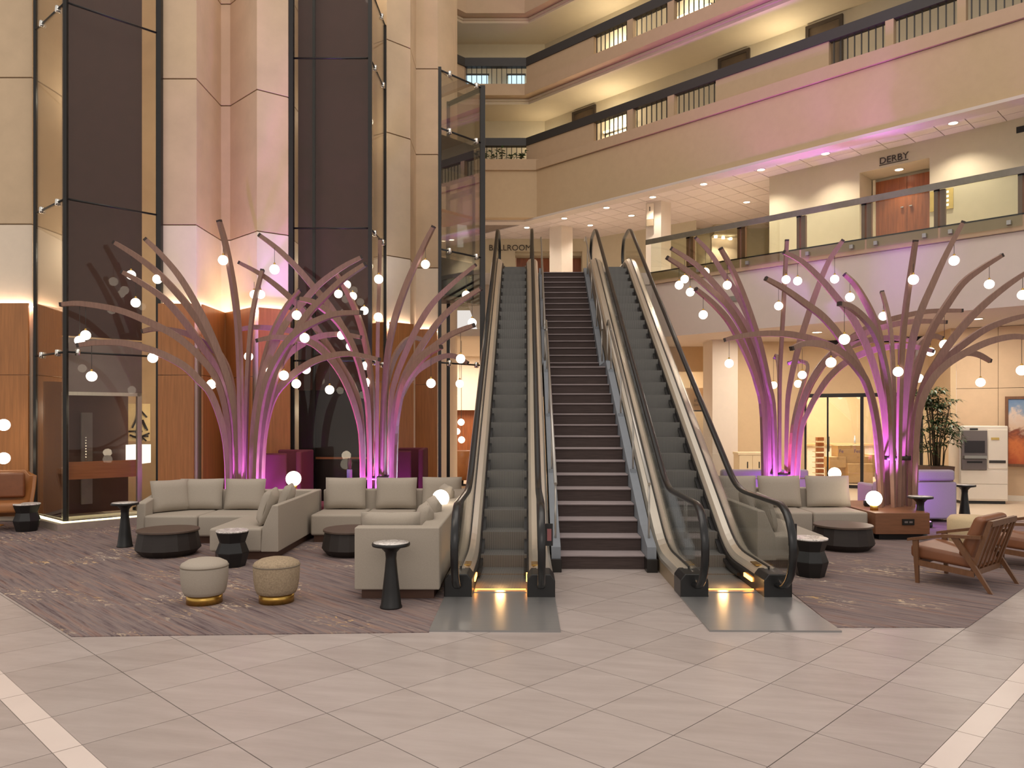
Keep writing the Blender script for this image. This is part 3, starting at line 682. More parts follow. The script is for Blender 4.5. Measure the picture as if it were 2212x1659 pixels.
downlight(v, 'round downlight in the recess above the DERBY doors', 7.36, pw=70, grp='recess downlight', ang=110)
for i, s in enumerate((2.5, 5.2, 8.6, 11.3)):
    v = Vector((s, .55, 0)); v.rotate(Matrix.Rotation(R(-45), 3, 'Z')); v += OB
# ================================================================ GROUND FLOOR WALLS under the mezzanine
DW = Vector((-.866, .5))                           # direction of the shop front (away, to the left)
K0 = Vector((10.24, 17.77))
def wl(p, q): return [tuple(p), tuple(q)]
def thick(a, b, t=.2):
    a, b = Vector(a), Vector(b); u = (b - a).normalized(); n = Vector((-u.y, u.x)) * t
    return [tuple(a), tuple(b), tuple(b + n), tuple(a + n)]
wr = struct('wall_panelled', MB().prism(thick(K0 - DW * 4.2 + Vector((.04, .06)), K0 + Vector((.04, .06)), -.2), 0, 3.92), 'concrete_joint', label='beige panelled wall behind the cash machine')
for i, (s0, s1) in enumerate(((0, .82), (.82, 2.0), (2.0, 3.2), (3.2, 4.2))):
    for z0, z1 in ((.12, 2.52), (2.53, 3.91)):
        a = K0 - DW * (s0 + .004); b = K0 - DW * (s1 - .004); obj('wall_panel', MB().prism(thick(a, b, .04 if 0 else .04), z0, z1), 'wall_panel', wr)
obj('baseboard', MB().prism(thick(K0, K0 - DW * 4.2, -.03), 0, .12), 'white_plastic', wr)
SF0 = Vector((9.24, 20.2)) - DW * 1.4; SF1 = Vector((7.97, 20.93))
struct('wall_shop_return', MB().prism(thick(K0, SF0 + Vector((.2, .1)), .12), 0, 3.92), 'wall_beige', label='beige wall return beside the palm')
sf = thing('storefront', 'black framed glass shop front with boxes inside', 'shop front', (SF0.x, SF0.y, 0), math.atan2(DW.y, DW.x))
LN = (SF1 - SF0).length
def px_s(x):                                       # position along the shop front of pixel column x
    k = (x - CX) / F; return (SF0.x - k * SF0.y) / (k * DW.y - DW.x)
obj('transom_wall', MB().box((-.6, -.05, 2.50), (LN + .1, .05, 3.80)), 'wall_beige', sf); obj('shadow_gap', MB().box((-.6, -.06, 3.80), (LN + .1, .0, 3.92)), 'black_metal', sf)
obj('head_frame', MB().box((-.2, -.05, 2.40), (LN + .12, .05, 2.50)), 'black_metal', sf); obj('sill_frame', MB().box((-.2, -.05, 0), (LN + .12, .05, .08)), 'black_metal', sf)
fr = [px_s(x) for x in (1738, 1788, 1862, 1928, 1990)]
for i, s in enumerate(fr):
    w = (.10, .035, .075, .04, .08)[i]; obj('mullion', MB().box((s - w / 2, -.05, .06), (s + w / 2, .05, 2.42)), 'black_metal', sf)
for i in range(4): obj('glass_pane', MB().box((fr[i + 1] + .03, -.008, .08), (fr[i] - .03, .008, 2.40)), 'glass_store', sf)
obj('door_handle', MB().tube([(fr[1] - .04, .06, .95), (fr[1] - .04, .06, 1.35)], .012, 6), 'black_metal', sf)
# inside of the shop
struct('wall_shop_back', MB().box((6.6, 25.6, 0), (14.5, 25.8, 3.9)), 'cabinet_cream', label='cream back wall inside the shop')
struct('wall_shop_side', MB().prism(thick((7.7, 21.2), (8.35, 25.6), .12), 0, 3.9), 'wall_beige', label='side wall inside the shop')
area('shop_lamp', (9.8, 22.8, 3.85), 2.2, 340, (1, .90, .74), (0, 0, 0), 1.6)
cnt = thing('shop_counter', 'pale worktop on white cupboards inside the shop', 'counter', (9.75, 24.2, 0)); obj('cupboard', MB().box((-1.3, 0, 0), (1.6, .7, .98)), 'white_plastic', cnt); obj('worktop', MB().box((-1.35, -.05, .98), (1.65, .72, 1.04)), 'cardboard', cnt)
def carton(x0, x1, y0, y1, d, txt, label, dep=.45):
    a, b = XAT(x0, d), XAT(x1, d); z0, z1 = max(0, ZAT(y1, d)), ZAT(y0, d); c = thing('cardboard_box', label, 'box', ((a + b) / 2, d, z0), 0, 'cartons inside the shop'); w = (b - a) / 2; h = z1 - z0
    obj('carton', MB().box((-w, 0, 0), (w, dep, h)), 'cardboard', c, bevel=.008, seg=1); obj('tape', MB().box((-.03, -.002, h * .75), (.03, dep, h + .002)), plain('tape', (190, 160, 116), .5), c)
    for (t_, fx) in txt: fontobj('box_print', t_, h * .42, 'letter_purple', c, (fx * w, -.004, h * .35), ext=.001)
carton(1810, 1868, 962, 987, 21.9, [('Fe', -.75), ('Fed', .45)], 'cardboard box with purple print on top of the carton pile')
carton(1793, 1828, 987, 1010, 21.8, [], 'small cardboard box under the purple printed carton')
carton(1828, 1880, 986, 1002, 21.9, [], 'flat cardboard box in the middle of the carton pile')
carton(1832, 1886, 1002, 1043, 21.7, [], 'tall plain cardboard box at the bottom of the pile')
carton(1880, 1912, 982, 1030, 21.9, [('Fe', .1)], 'cardboard box with purple print beside the shop mullion')
carton(1795, 1832, 1010, 1046, 21.95, [], 'brown cardboard box in the shade under the pile', .4)
sh = thing('ladder_shelf', 'narrow wire rack with wooden bins inside the shop', 'rack', (XAT(1772, 22.4), 22.4, 0))
for sx_ in (-.14, .14): obj('rack_post', MB().bar((sx_, 0, 0), (sx_, 0, 1.3), .015, .015), 'white_plastic', sh)
for k in range(8): obj('rack_shelf', MB().box((-.14, 0, .08 + k * .155), (.14, .25, .095 + k * .155)), 'white_plastic', sh); obj('rack_bin', MB().box((-.07, .03, .10 + k * .155), (.12, .2, .2 + k * .155)), 'wood_band', sh)
bt = obj('spray_bottle', MB().lathe([(.03, 0), (.03, .16), (.012, .2), (.012, .25)], 12), plain('bottle_blue', (190, 205, 225), .3), None, (XAT(1848, 24.3), 24.35, 1.04), label='pale spray bottle standing on the shop worktop', cat='bottle')
slat = struct('wall_slatwall', MB().box((7.9, 25.4, .3), (9.2, 25.55, 2.6)), 'cabinet_cream', label='slatted display wall inside the shop')
for k in range(14): obj('slat', MB().box((7.9, 25.37, .4 + k * .155), (9.2, 25.41, .535 + k * .155)), 'white_plastic', slat)
ws = obj('wall_sconce', MB().box((7.88, 22.4, 1.75), (7.98, 22.9, 2.25)), 'lamp_shade', label='bright wall lamp just inside the shop front', cat='wall lamp')
# wall left of the shop with pillar
wl_ = struct('wall_beige', MB().box((XAT(1592, 20.9), 20.9, 0), (8.0, 21.2, 3.92)), 'wall_beige', label='plain beige wall between pillar and shop front')
struct('pillar_1', MB().box((XAT(1539, 20.4), 20.4, 0), (XAT(1583, 20.4), 21.4, 3.92)).box((XAT(1583, 20.4), 20.45, 0), (XAT(1595, 20.4), 21.3, 3.92)), 'plaster_pale', label='pale pillar beside the cream cupboard')
struct('wall_header', MB().box((2.9, 22.4, 3.2), (XAT(1545, 22.4), 22.7, 3.92)), 'wall_beige', label='beige header over the passage beside the pillar')
struct('wall_passage', MB().box((2.0, 26.2, 0), (8.0, 26.4, 3.92)), 'wall_beige', label='beige wall at the end of the passage')
sgn = thing('hanging_sign', 'tan hanging sign with dark lettering seen through the escalator glass', 'sign', (0, 23.2, 0))
x0, x1 = XAT(1478, 23.2), XAT(1539, 23.2); z0, z1 = ZAT(886, 23.2), ZAT(838, 23.2)
obj('sign_board', MB().box((x0, 0, z0), (x1, .05, z1)), 'wall_panel', sgn); obj('sign_rod', MB().bar((x0 + .2, .02, z1), (x0 + .2, .02, 3.92), .02, .02), 'dark_metal', sgn); obj('sign_rod', MB().bar((x1 - .2, .02, z1), (x1 - .2, .02, 3.92), .02, .02), 'dark_metal', sgn); obj('sign_edge', MB().box((x0, -.005, z0 - .04), (x1, .05, z0)), 'dark_metal', sgn)
fontobj('sign_text', 'ing', .17, 'letter', sgn, (XAT(1506, 23.2), -.012, ZAT(868, 23.2)), ext=.003); fontobj('sign_text', 'DAY', .09, 'letter', sgn, (XAT(1505, 23.2), -.012, ZAT(877, 23.2)), ext=.003); fontobj('sign_text', '/', .28, 'letter', sgn, (XAT(1521, 23.2), -.012, ZAT(876, 23.2)), ext=.003); fontobj('sign_text', 'E', .18, 'letter', sgn, (XAT(1535, 23.2), -.012, ZAT(868, 23.2)), ext=.003)
struct('door_3', MB().box((XAT(1527, 25), 25.0, 0), (XAT(1538, 25), 25.1, 2.2)).box((XAT(1500, 25), 25.0, 2.15), (XAT(1538, 25), 25.1, 2.25)), 'door_frame', label='brown door frame in the passage behind the escalator')
cb_ = thing('storage_cupboard', 'cream two-door cupboard beside the purple light tree', 'cupboard', (XAT(1622, 19.2), 19.2, 0))
obj('body', MB().box((-.30, 0, 0), (.36, .45, .93)), 'cabinet_cream', cb_); obj('top', MB().box((-.32, -.02, .93), (.38, .46, .99)), 'cabinet_cream', cb_)
for k in range(2):
    d_ = obj('door', MB().box((-.29 + k * .33, -.015, .04), (.03 + k * .33, 0, .92)), 'cabinet_cream', cb_); obj('handle', MB().box((-.10 + k * .29, -.022, .60), (-.075 + k * .29, -.014, .76)), 'black_metal', d_)
struct('wall_hall_back', MB().box((-9, 27.0, 0), (2.2, 27.2, 3.92)), 'wall_beige', label='beige hall wall far behind the lift tower')
struct('ceiling_hall', MB().box((-9, 19.5, 3.92), (-.55, 27.2, 4.1)), 'plaster_pale', label='pale hall ceiling behind the lift tower')
hp = thing('wall_screen', 'large pale wall panel in the hall beside the escalator', 'panel', (0, 26, 0)); obj('screen', MB().box((XAT(972, 26), 0, ZAT(886, 26)), (XAT(1075, 26), .06, ZAT(740, 26))), 'cream_panel', hp)
struct('wall_hall_low', MB().box((XAT(968, 26.3), 26.3, 0), (XAT(1080, 26.3), 26.4, 2.2)), 'door_wood', label='dark wood wall below the pale panel')
area('hall_lamp', (-2.0, 23.5, 3.88), 2.5, 300, (1, .90, .77)); area('hall_lamp', (6.4, 18.6, 3.88), 1.6, 105, (1, .89, .75)); area('hall_lamp', (9.6, 16.0, 3.88), 1.4, 90, (1, .89, .75)); area('hall_lamp', (5.0, 24.0, 3.88), 2.0, 220, (1, .89, .75))
for i, (x, y) in enumerate(((992, 830), (994, 775), (996, 912), (997, 950))):
    pass
oc = thing('tub_chair', 'orange leather tub chair in the hall beside the escalator', 'chair', (XAT(998, 21.2), 21.2, 0))
obj('shell', MB().lathe([(.22, .15), (.30, .45), (.36, .95), (.33, .95), (.27, .48), (.05, .42)], 20), 'leather_orange', oc); obj('foot', MB().lathe([(.2, 0), (.2, .02), (.04, .04), (.05, .16)], 16), 'black_metal', oc)
# under-soffit recessed lights
for i, (x, y) in enumerate(((2110, 688), (1765, 717))):
    d = (3.92 - H) * F / (YH - y); downlight((XAT(x, d), d), 'recessed soffit downlight %s' % ('above the palm and cash machine', 'above the storage cupboard')[i], 3.92, .11, 60, 'soffit downlights', 130)
struct('vent_grille', MB().box((-.25, -.02, 0), (.25, 0, .12)), 'steel_grey', label='grey air grille on the pale soffit').matrix_world = Matrix.Translation((*((OB + Vector((sx(1583) / S2, -sx(1583) / S2, 0)))).xy, 4.62)) @ W45

# ================================================================ ESCALATORS
def ramp_z(y, a0=1.04, a1=2.04, b0=10.74, b1=11.74, s=math.tan(R(30))):
    def I(t): return t * t * t - t ** 4 / 2        # integral of smoothstep
    z = 0
    if y > a0: z += s * (a1 - a0) * (I(min((y - a0) / (a1 - a0), 1))) if y < a1 else s * (a1 - a0) * .5
    if y > a1: z += s * (min(y, b0) - a1)
    if y > b0: t = min((y - b0) / (b1 - b0), 1); z += s * (b1 - b0) * (t - I(t))
    return z
YS = [0.30, .6, .9, 1.04] + [1.04 + .125 * i for i in range(1, 8)] + [2.04 + i * .725 for i in range(13)] + [10.74 + .125 * i for i in range(1, 9)] + [12.2, 12.7]
def sweep(prof, s, ys=YS, floor=False):
    return MB().loft([[(s * x, y, ramp_z(y) + z if not (floor and z < -.2) else min(0, 0) if ramp_z(y) + z < 0 else ramp_z(y) + z) for x, z in prof] for y in ys])
def rail_path():
    P = []; c = (-.03, .56); r = .42
    P.append((.22, .13))
    for k in range(13):
        a = R(-88 - k * 14.8); P.append((c[0] + r * math.cos(a), c[1] + r * math.sin(a)))
    for y in (.3, .6, .9): P.append((y, .98))
    for y in YS[3:]:
        if y < 12.2: P.append((y, ramp_z(y) + .98))
    cy, cz = 12.25, MZ + .56
    for k in range(13):
        a = R(90 - k * 14.8); P.append((cy + r * math.cos(a), cz + r * math.sin(a)))
    P.append((12.0, MZ + .13)); return P
def escalator(cx, label, light_right):
    e = thing('escalator', label, 'escalator', (cx, 7.92, 0), R(-1.0), 'lobby escalators')
    obj('floor_plate', MB().box((-.57, -1.24, -.005), (.57, .30, .016)), 'floor_plate', e)
    obj('comb_plate', MB().box((-.28, .20, .0), (.28, .32, .022)), 'floor_plate', e)
    stm = mesh_of(MB().box((-.283, 0, -.42), (.283, .398, 0)), 'step', 'step_metal')
    k = 0; y = .33
    while y < 12.2:
        z = max(ramp_z(y + .30), .014); inst('step', stm, e, (0, y, z)); y += .40
    obj('truss', MB().loft([[(-.52, y, max(ramp_z(y) - .9, -.1)), (.52, y, max(ramp_z(y) - .9, -.1)), (.52, y, ramp_z(y) - .3), (-.52, y, ramp_z(y) - .3)] for y in YS]), 'plaster_grey', e)
    for s in (-1, 1):
        obj('skirt', sweep([(.287, -.3), (.287, .15), (.31, .17), (.33, .17), (.33, -.3)], s), 'skirt_black', e)
        obj('inner_deck', sweep([(.305, .172), (.312, .19), (.345, .235), (.412, .262), (.412, .172)], s), 'steel', e)
        obj('glass_channel', sweep([(.412, .18), (.412, .275), (.436, .275), (.436, .18)], s), 'skirt_black', e)
        obj('outer_deck', sweep([(.436, .18), (.436, .262), (.53, .235), (.562, .19), (.562, .15), (.436, .15)], s), 'steel', e)
        mb = MB().loft([[(s * .545, y, max(ramp_z(y) - .9, 0)), (s * .558, y, max(ramp_z(y) - .9, 0)), (s * .558, y, ramp_z(y) + .16), (s * .545, y, ramp_z(y) + .16)] for y in YS])
        obj('side_cladding', mb, plain('cladding', (158, 140, 116), .45, metal=.4, var=.05), e)
        cap = [(.283, 0), (.572, 0), (.572, .19), (.525, .25), (.33, .25), (.283, .19)]
        obj('newel_cap', MB().prism_xz([(s * x, z) for x, z in cap], 0, .36), 'skirt_black', e, bevel=.012)
        obj('newel_cap', MB().prism_xz([(s * x, z + MZ) for x, z in cap], 12.1, 12.6), 'steel', e, bevel=.012)
        obj('brush_strip', MB().loft([[(s * .25, y, ramp_z(y) + .05), (s * .287, y, ramp_z(y) + .05), (s * .287, y, ramp_z(y) + .085), (s * .25, y, ramp_z(y) + .085)] for y in YS if .8 < y < 11.9]), 'skirt_black', e)
        P = rail_path(); X = s * .424; rings = []
        pts = [Vector((X, y, z)) for y, z in P]
        sec = [(-.038, -.012), (-.038, .012), (-.024, .024), (.024, .024), (.038, .012), (.038, -.012), (.02, -.024), (-.02, -.024)]
        for i, p in enumerate(pts):
            t = (pts[min(i + 1, len(pts) - 1)] - pts[max(i - 1, 0)]).normalized(); u = Vector((1, 0, 0)); w = u.cross(t).normalized()
            if i == 0: w = -w if w.z > 0 else w
            rings.append([p + u * a + w * b for a, b in sec])
        obj('handrail', MB().loft(rings, True), 'rubber', e)
        # glass panels under the handrail
        cuts = [.15, 1.5, 2.9, 4.3, 5.7, 7.1, 8.5, 9.9, 11.2, 12.25]
        for i in range(len(cuts) - 1):
            ys = [cuts[i] + .006] + [y for y in YS if cuts[i] + .02 < y < cuts[i + 1] - .02] + [cuts[i + 1] - .006]
            mb = MB().loft([[(X - .006, y, ramp_z(y) + .26), (X + .006, y, ramp_z(y) + .26), (X + .006, y, ramp_z(y) + .97), (X - .006, y, ramp_z(y) + .97)] for y in ys])
            obj('glass_panel', mb, 'glass_clear', e)
        for cy, cz, sg_ in ((-.03, .56, -1), (12.25, MZ + .56, 1)):
            poly = [(.15 if sg_ < 0 else 12.25, cz + .41)] + [(cy + sg_ * .41 * math.sin(R(k * 15)), cz + .41 * math.cos(R(k * 15))) for k in range(0, 12)] + [(.15 if sg_ < 0 else 12.25, cz - .30)]
            obj('glass_panel', MB().prism_yz(poly, X - .006, X + .006), 'glass_clear', e)
        sx_ = s * .281
        if light_right == 0 or s == 1:
            obj('skirt_light', MB().box((sx_ - .006, .42, .085), (sx_ + .006, .72, .125)), 'amber', e)
        obj('notice_plate', MB().box((s * .33, .46, .252), (s * .40, .66, .262)), 'brass', e)
    obj('comb_light', MB().box((-.27, .318, .018), (.27, .326, .03)), 'amber_dim', e)
    point('comb_lamp', (cx, 8.42, .12), 3.0, (1, .55, .2), .05)
    return e
eL = escalator(-.128, 'escalator beside the beige sofas and lift tower, dark steps between chrome decks', 0)
eR = escalator(2.307, 'escalator on the lounge chair side of the stairs, with amber skirt light', 1)
for e_, sx_, nm in ((eL, .47, 'small red and white warning plate on the escalator glass'), (eR, .47, 'black push-button plate')):
    o = obj('warning_plate', MB().box((sx_ - .01, -.22, .58), (sx_ + .07, -.20, .80)), 'black_metal', e_); o['label'] = nm
    obj('warning_print', MB().box((sx_ + .012, -.224, .63), (sx_ + .055, -.22, .75)), plain('plate_red', (150, 90, 90), .5), o)

# ================================================================ STAIRS
st = thing('staircase', 'carpeted staircase with dark risers between the two escalators', 'stairs', (1.11, 9.44, 0), R(-1.18))
RI, T1, T2 = .175, .318, .282
def nose(k): return (k - 1) * T1 if k <= 16 else 6.13 + (k - 17) * T2
HW = .515
for k in range(1, 33):
    y0 = nose(k); y1 = nose(k + 1) if k < 32 else y0 + 1.0; z = k * RI
    stp = obj('step', MB().box((-HW, y0 + .02, z - RI - (.0 if k > 1 else 0)), (HW, y1 + .06, z - .022)), 'stair_riser', st)
    nz = MB().prism_yz([(y0 + .004, z - .022), (y0, z - .010), (y0 + .008, z), (y1 + .03, z), (y1 + .03, z - .022)], -HW, HW)
    obj('tread', nz, 'stair_tread', stp)
def nose_z(y):
    if y < 15 * T1: return RI + y / T1 * RI
    if y < 6.13: return 16 * RI
    return 17 * RI + (y - 6.13) / T2 * RI
ysS = [-.16, .4, 15 * T1, 15 * T1 + .05, 6.05, 6.13, 10.36, 10.6]
for s in (-1, 1):
    def top(y): return max(.30, min(nose_z(y) + .10, MZ + .1))
    rings = [[(s * (HW + .005), y, max(top(y) - .62, 0)), (s * (HW + .115), y, max(top(y) - .62, 0)), (s * (HW + .115), y, top(y)), (s * (HW + .005), y, top(y))] for y in ysS]
    obj('stringer', MB().loft(rings), 'stringer', st)
    obj('stringer_foot', MB().box((s * (HW - .005), -.20, 0), (s * (HW + .125), .10, .16)), 'dark_metal', st, bevel=.005)
    def rz(y): return nose_z(y) + .86
    lowr = [(s * (HW + .06), y, rz(y)) for y in (.02, 2.4, 15 * T1 + .1)] + [(s * (HW + .06), 15 * T1 + .28, 16 * RI + .80)]
    upr = [(s * (HW + .06), 6.0, 16 * RI + .82), (s * (HW + .06), 6.15, rz(6.15)), (s * (HW + .06), 8.2, rz(8.2)), (s * (HW + .06), 10.5, MZ + .92), (s * (HW + .06), 10.9, MZ + .92)]
    obj('handrail', MB().tube(lowr, .021, 8), 'rail_steel', st); obj('handrail', MB().tube(upr, .021, 8), 'rail_steel', st)
    for y in (.06, 1.5, 2.95, 4.4, 15 * T1 + .25, 6.1, 7.3, 8.6, 9.9):
        p = obj('rail_post', MB().tube([(s * (HW + .06), y, top(y) - .15), (s * (HW + .06), y, rz(min(y, 10.3)) if not 15 * T1 < y < 6.13 else 16 * RI + .8)], .013, 8), 'rail_steel', st)
        obj('post_bracket', MB().box((s * (HW + .06) - .035, y - .04, top(y) - .06), (s * (HW + .06) + .035, y + .04, top(y) + .03)), 'stringer', p)
# ================================================================ LIGHT TREES: bent wooden arms lit purple, glowing globes on cords
def crom(P, n=5):
    out = []
    for i in range(len(P) - 1):
        a = P[max(i - 1, 0)]; b = P[i]; c = P[i + 1]; d = P[min(i + 2, len(P) - 1)]
        for k in range(n):
            t = k / n; out.append(.5 * ((2 * b) + (c - a) * t + (2 * a - 5 * b + 4 * c - d) * t * t + (3 * b - a - 3 * c + d) * t ** 3))
    out.append(P[-1]); return out
ARMS = {}
def light_tree(label, bx, depth, z0, arms, key, wmax=.064):
    X0 = XAT(bx, depth); t = thing('light_tree', label, 'sculpture', (X0, depth, z0), 0, 'bent wood light trees'); base = Vector((X0, depth, z0)); ARMS[key] = []
    for n_, (pts, dy) in enumerate(arms):
        pts = pts[::-1]; L = [0]
        for i in range(1, len(pts)): L.append(L[-1] + math.dist(pts[i], pts[i - 1]))
        P = []
        off0 = dy * .08 + (.16 if dy > 0 else -.16) * min(1, abs(dy))
        for (x, y), l in zip(pts, L):
            u = l / L[-1]; d = depth + off0 + (dy - off0) * u ** 1.8; P.append(AT(x, y, d))
        P[0] = AT(pts[0][0], pts[0][1], depth + off0); P[0].z = z0
        C = crom(P, 4); tip = C[-1]
        rad = Vector((tip.x - base.x, tip.y - base.y, 0))
        if rad.length < .3: rad = Vector((0, -1, 0))
        rad.normalize(); side = Vector((-rad.y, rad.x, 0)); rings = []
        for i, p in enumerate(C):
            tg = (C[min(i + 1, len(C) - 1)] - C[max(i - 1, 0)]).normalized(); u = i / (len(C) - 1)
            nn = tg.cross(side).normalized(); sd = nn.cross(tg).normalized(); w = wmax * (.9 + .1 * u); h = wmax * (.75 + 3.6 * u * (1 - u) + .2 * u)
            rings.append([p - base + sd * a * w / 2 + nn * b * h / 2 for a, b in ((-1, -1), (1, -1), (1, 1), (-1, 1))])
        a_ = obj('arm', MB().loft(rings), 'arm_wood', t)
        e0 = [rings[-1][k] * 1.0 for k in range(4)]; c = sum(e0, Vector()) / 4; tg = (C[-1] - C[-2]).normalized()
        obj('arm_cap', MB().loft([[c + (q - c) * 1.04 - tg * .03 for q in e0], [c + (q - c) * 1.04 + tg * .006 for q in e0]]), 'arm_end', a_)
        ARMS[key].append(C)
    for zz, r in ((.75, .20),):
        obj('binding_ring', MB().lathe([(r, zz), (r + .012, zz), (r + .012, zz + .07), (r, zz + .07)], 20, (0, 0), cap=False), 'arm_end', t)
    return t
T1A = [
 ([(130,658),(175,656),(253,669),(316,693),(380,726),(430,769),(468,820),(490,900),(497,1000),(498,1120)], -.4),
 ([(165,746),(215,740),(273,742),(337,760),(395,789),(430,822),(456,853),(480,920),(490,1000),(491,1120)], -1.2),
 ([(263,587),(299,607),(354,645),(400,696),(435,746),(468,794),(492,870),(502,960),(504,1120)], .2),
 ([(246,523),(291,551),(337,586),(380,630),(415,673),(446,721),(476,777),(496,850),(506,950),(508,1120)], .3),
 ([(313,516),(347,549),(385,594),(415,642),(446,701),(471,759),(494,825),(508,900),(513,1000),(514,1120)], -.5),
 ([(473,476),(486,523),(496,572),(506,632),(514,703),(518,794),(519,857),(521,1000),(521,1120)], -.6),
 ([(567,583),(552,642),(543,698),(537,769),(533,845),(529,1000),(528,1120)], 1.2),
 ([(307,716),(342,710),(405,721),(448,746),(476,769),(497,820),(507,900),(511,1000),(511,1120)], .35),
 ([(782,555),(740,577),(692,612),(657,650),(621,693),(596,739),(571,800),(552,880),(543,980),(541,1120)], .5),
 ([(791,570),(743,602),(702,640),(664,680),(637,723),(611,769),(590,830),(572,910),(564,1000),(562,1120)], -.7),
 ([(782,675),(728,678),(685,693),(649,713),(621,739),(594,782),(574,830),(560,900),(553,1000),(551,1120)], -1.1),
 ([(648,626),(621,660),(601,696),(586,731),(571,782),(558,850),(547,930),(544,1120)], 1.3),
 ([(821,777),(753,764),(695,774),(657,792),(621,820),(590,860),(572,930),(567,1010),(566,1120)], -.2),
 ([(781,729),(738,722),(692,726),(652,744),(621,767),(600,800),(580,850),(563,930),(557,1020),(556,1120)], .9)]
T2A = [
 ([(559,507),(601,539),(642,579),(677,620),(713,663),(743,713),(768,767),(786,825),(796,910),(800,1095)], -.6),
 ([(516,567),(566,594),(609,627),(647,663),(682,708),(710,749),(740,794),(768,845),(783,920),(788,1095)], .2),
 ([(553,736),(589,729),(627,731),(662,736),(692,754),(723,787),(748,830),(770,890),(781,960),(784,1095)], -1.0),
 ([(515,712),(551,707),(606,711),(637,718),(690,745),(730,795),(765,870),(780,950),(782,1095)], .1),
 ([(642,645),(677,653),(715,680),(743,713),(766,759),(783,815),(796,900),(799,1095)], -1.2),
 ([(720,582),(748,627),(773,683),(789,739),(799,800),(806,880),(808,1095)], .6),
 ([(821,516),(820,567),(818,642),(816,718),(815,845),(813,1095)], -.6),
 ([(937,489),(918,526),(890,587),(870,637),(852,693),(839,756),(832,820),(827,900),(823,1095)], -.4),
 ([(1028,572),(981,610),(935,655),(902,706),(875,764),(854,820),(843,890),(838,1095)], .5),
 ([(1040,623),(989,655),(945,698),(910,749),(880,800),(862,848),(848,920),(844,1095)], -.3),
 ([(1025,702),(973,723),(935,751),(902,777),(875,815),(857,870),(849,950),(846,1095)], -.9),
 ([(954,749),(925,764),(897,792),(872,832),(859,890),(852,960),(850,1095)], -1.2),
 ([(1011,785),(981,769),(951,772),(918,789),(895,807),(872,845),(858,900),(852,1095)], .9),
 ([(915,735),(895,730),(875,739),(854,769),(839,815),(832,880),(828,1095)], 1.3)]
T3A = [
 ([(1449,536),(1502,570),(1535,604),(1574,651),(1610,703),(1635,756),(1652,814),(1660,884),(1664,1095)], .2),
 ([(1440,556),(1488,587),(1535,626),(1574,665),(1605,714),(1627,767),(1643,828),(1652,900),(1656,1095)], -.5),
 ([(1502,513),(1535,548),(1563,592),(1591,634),(1618,690),(1641,753),(1657,828),(1667,900),(1670,1095)], .5),
 ([(1556,536),(1580,579),(1602,629),(1624,690),(1643,751),(1660,828),(1672,900),(1676,1095)], -.7),
 ([(1502,624),(1535,651),(1569,687),(1594,728),(1618,778),(1635,828),(1647,900),(1650,1095)], -1.1),
 ([(1700,518),(1696,590),(1691,690),(1685,800),(1684,884),(1684,1095)], -.5),
 ([(1821,519),(1790,565),(1763,631),(1743,690),(1724,753),(1707,828),(1700,900),(1697,1095)], -.4),
 ([(1673,775),(1678,770),(1682,800),(1683,850),(1684,920),(1685,1095)], 1.6),
 ([(2079,671),(2002,673),(1935,687),(1885,703),(1841,728),(1800,760),(1765,800),(1740,850),(1722,920),(1712,1095)], -.3),
 ([(2045,696),(1996,694),(1946,698),(1891,712),(1835,734),(1797,764),(1767,805),(1744,850),(1725,925),(1716,1095)], -.4),
 ([(1974,737),(1935,730),(1891,733),(1835,748),(1797,770),(1760,812),(1736,862),(1717,935),(1708,1095)], -.9),
 ([(2018,759),(1974,749),(1930,748),(1877,759),(1830,781),(1794,812),(1770,845),(1748,885),(1729,945),(1720,1095)], -1.2),
 ([(1702,785),(1725,770),(1760,766),(1800,775),(1790,800),(1755,850),(1730,920),(1715,1095)][::1], 1.2)]
T3A[-1] = ([(1702,785),(1725,780),(1745,790),(1735,830),(1718,890),(1708,960),(1703,1095)], 1.2)
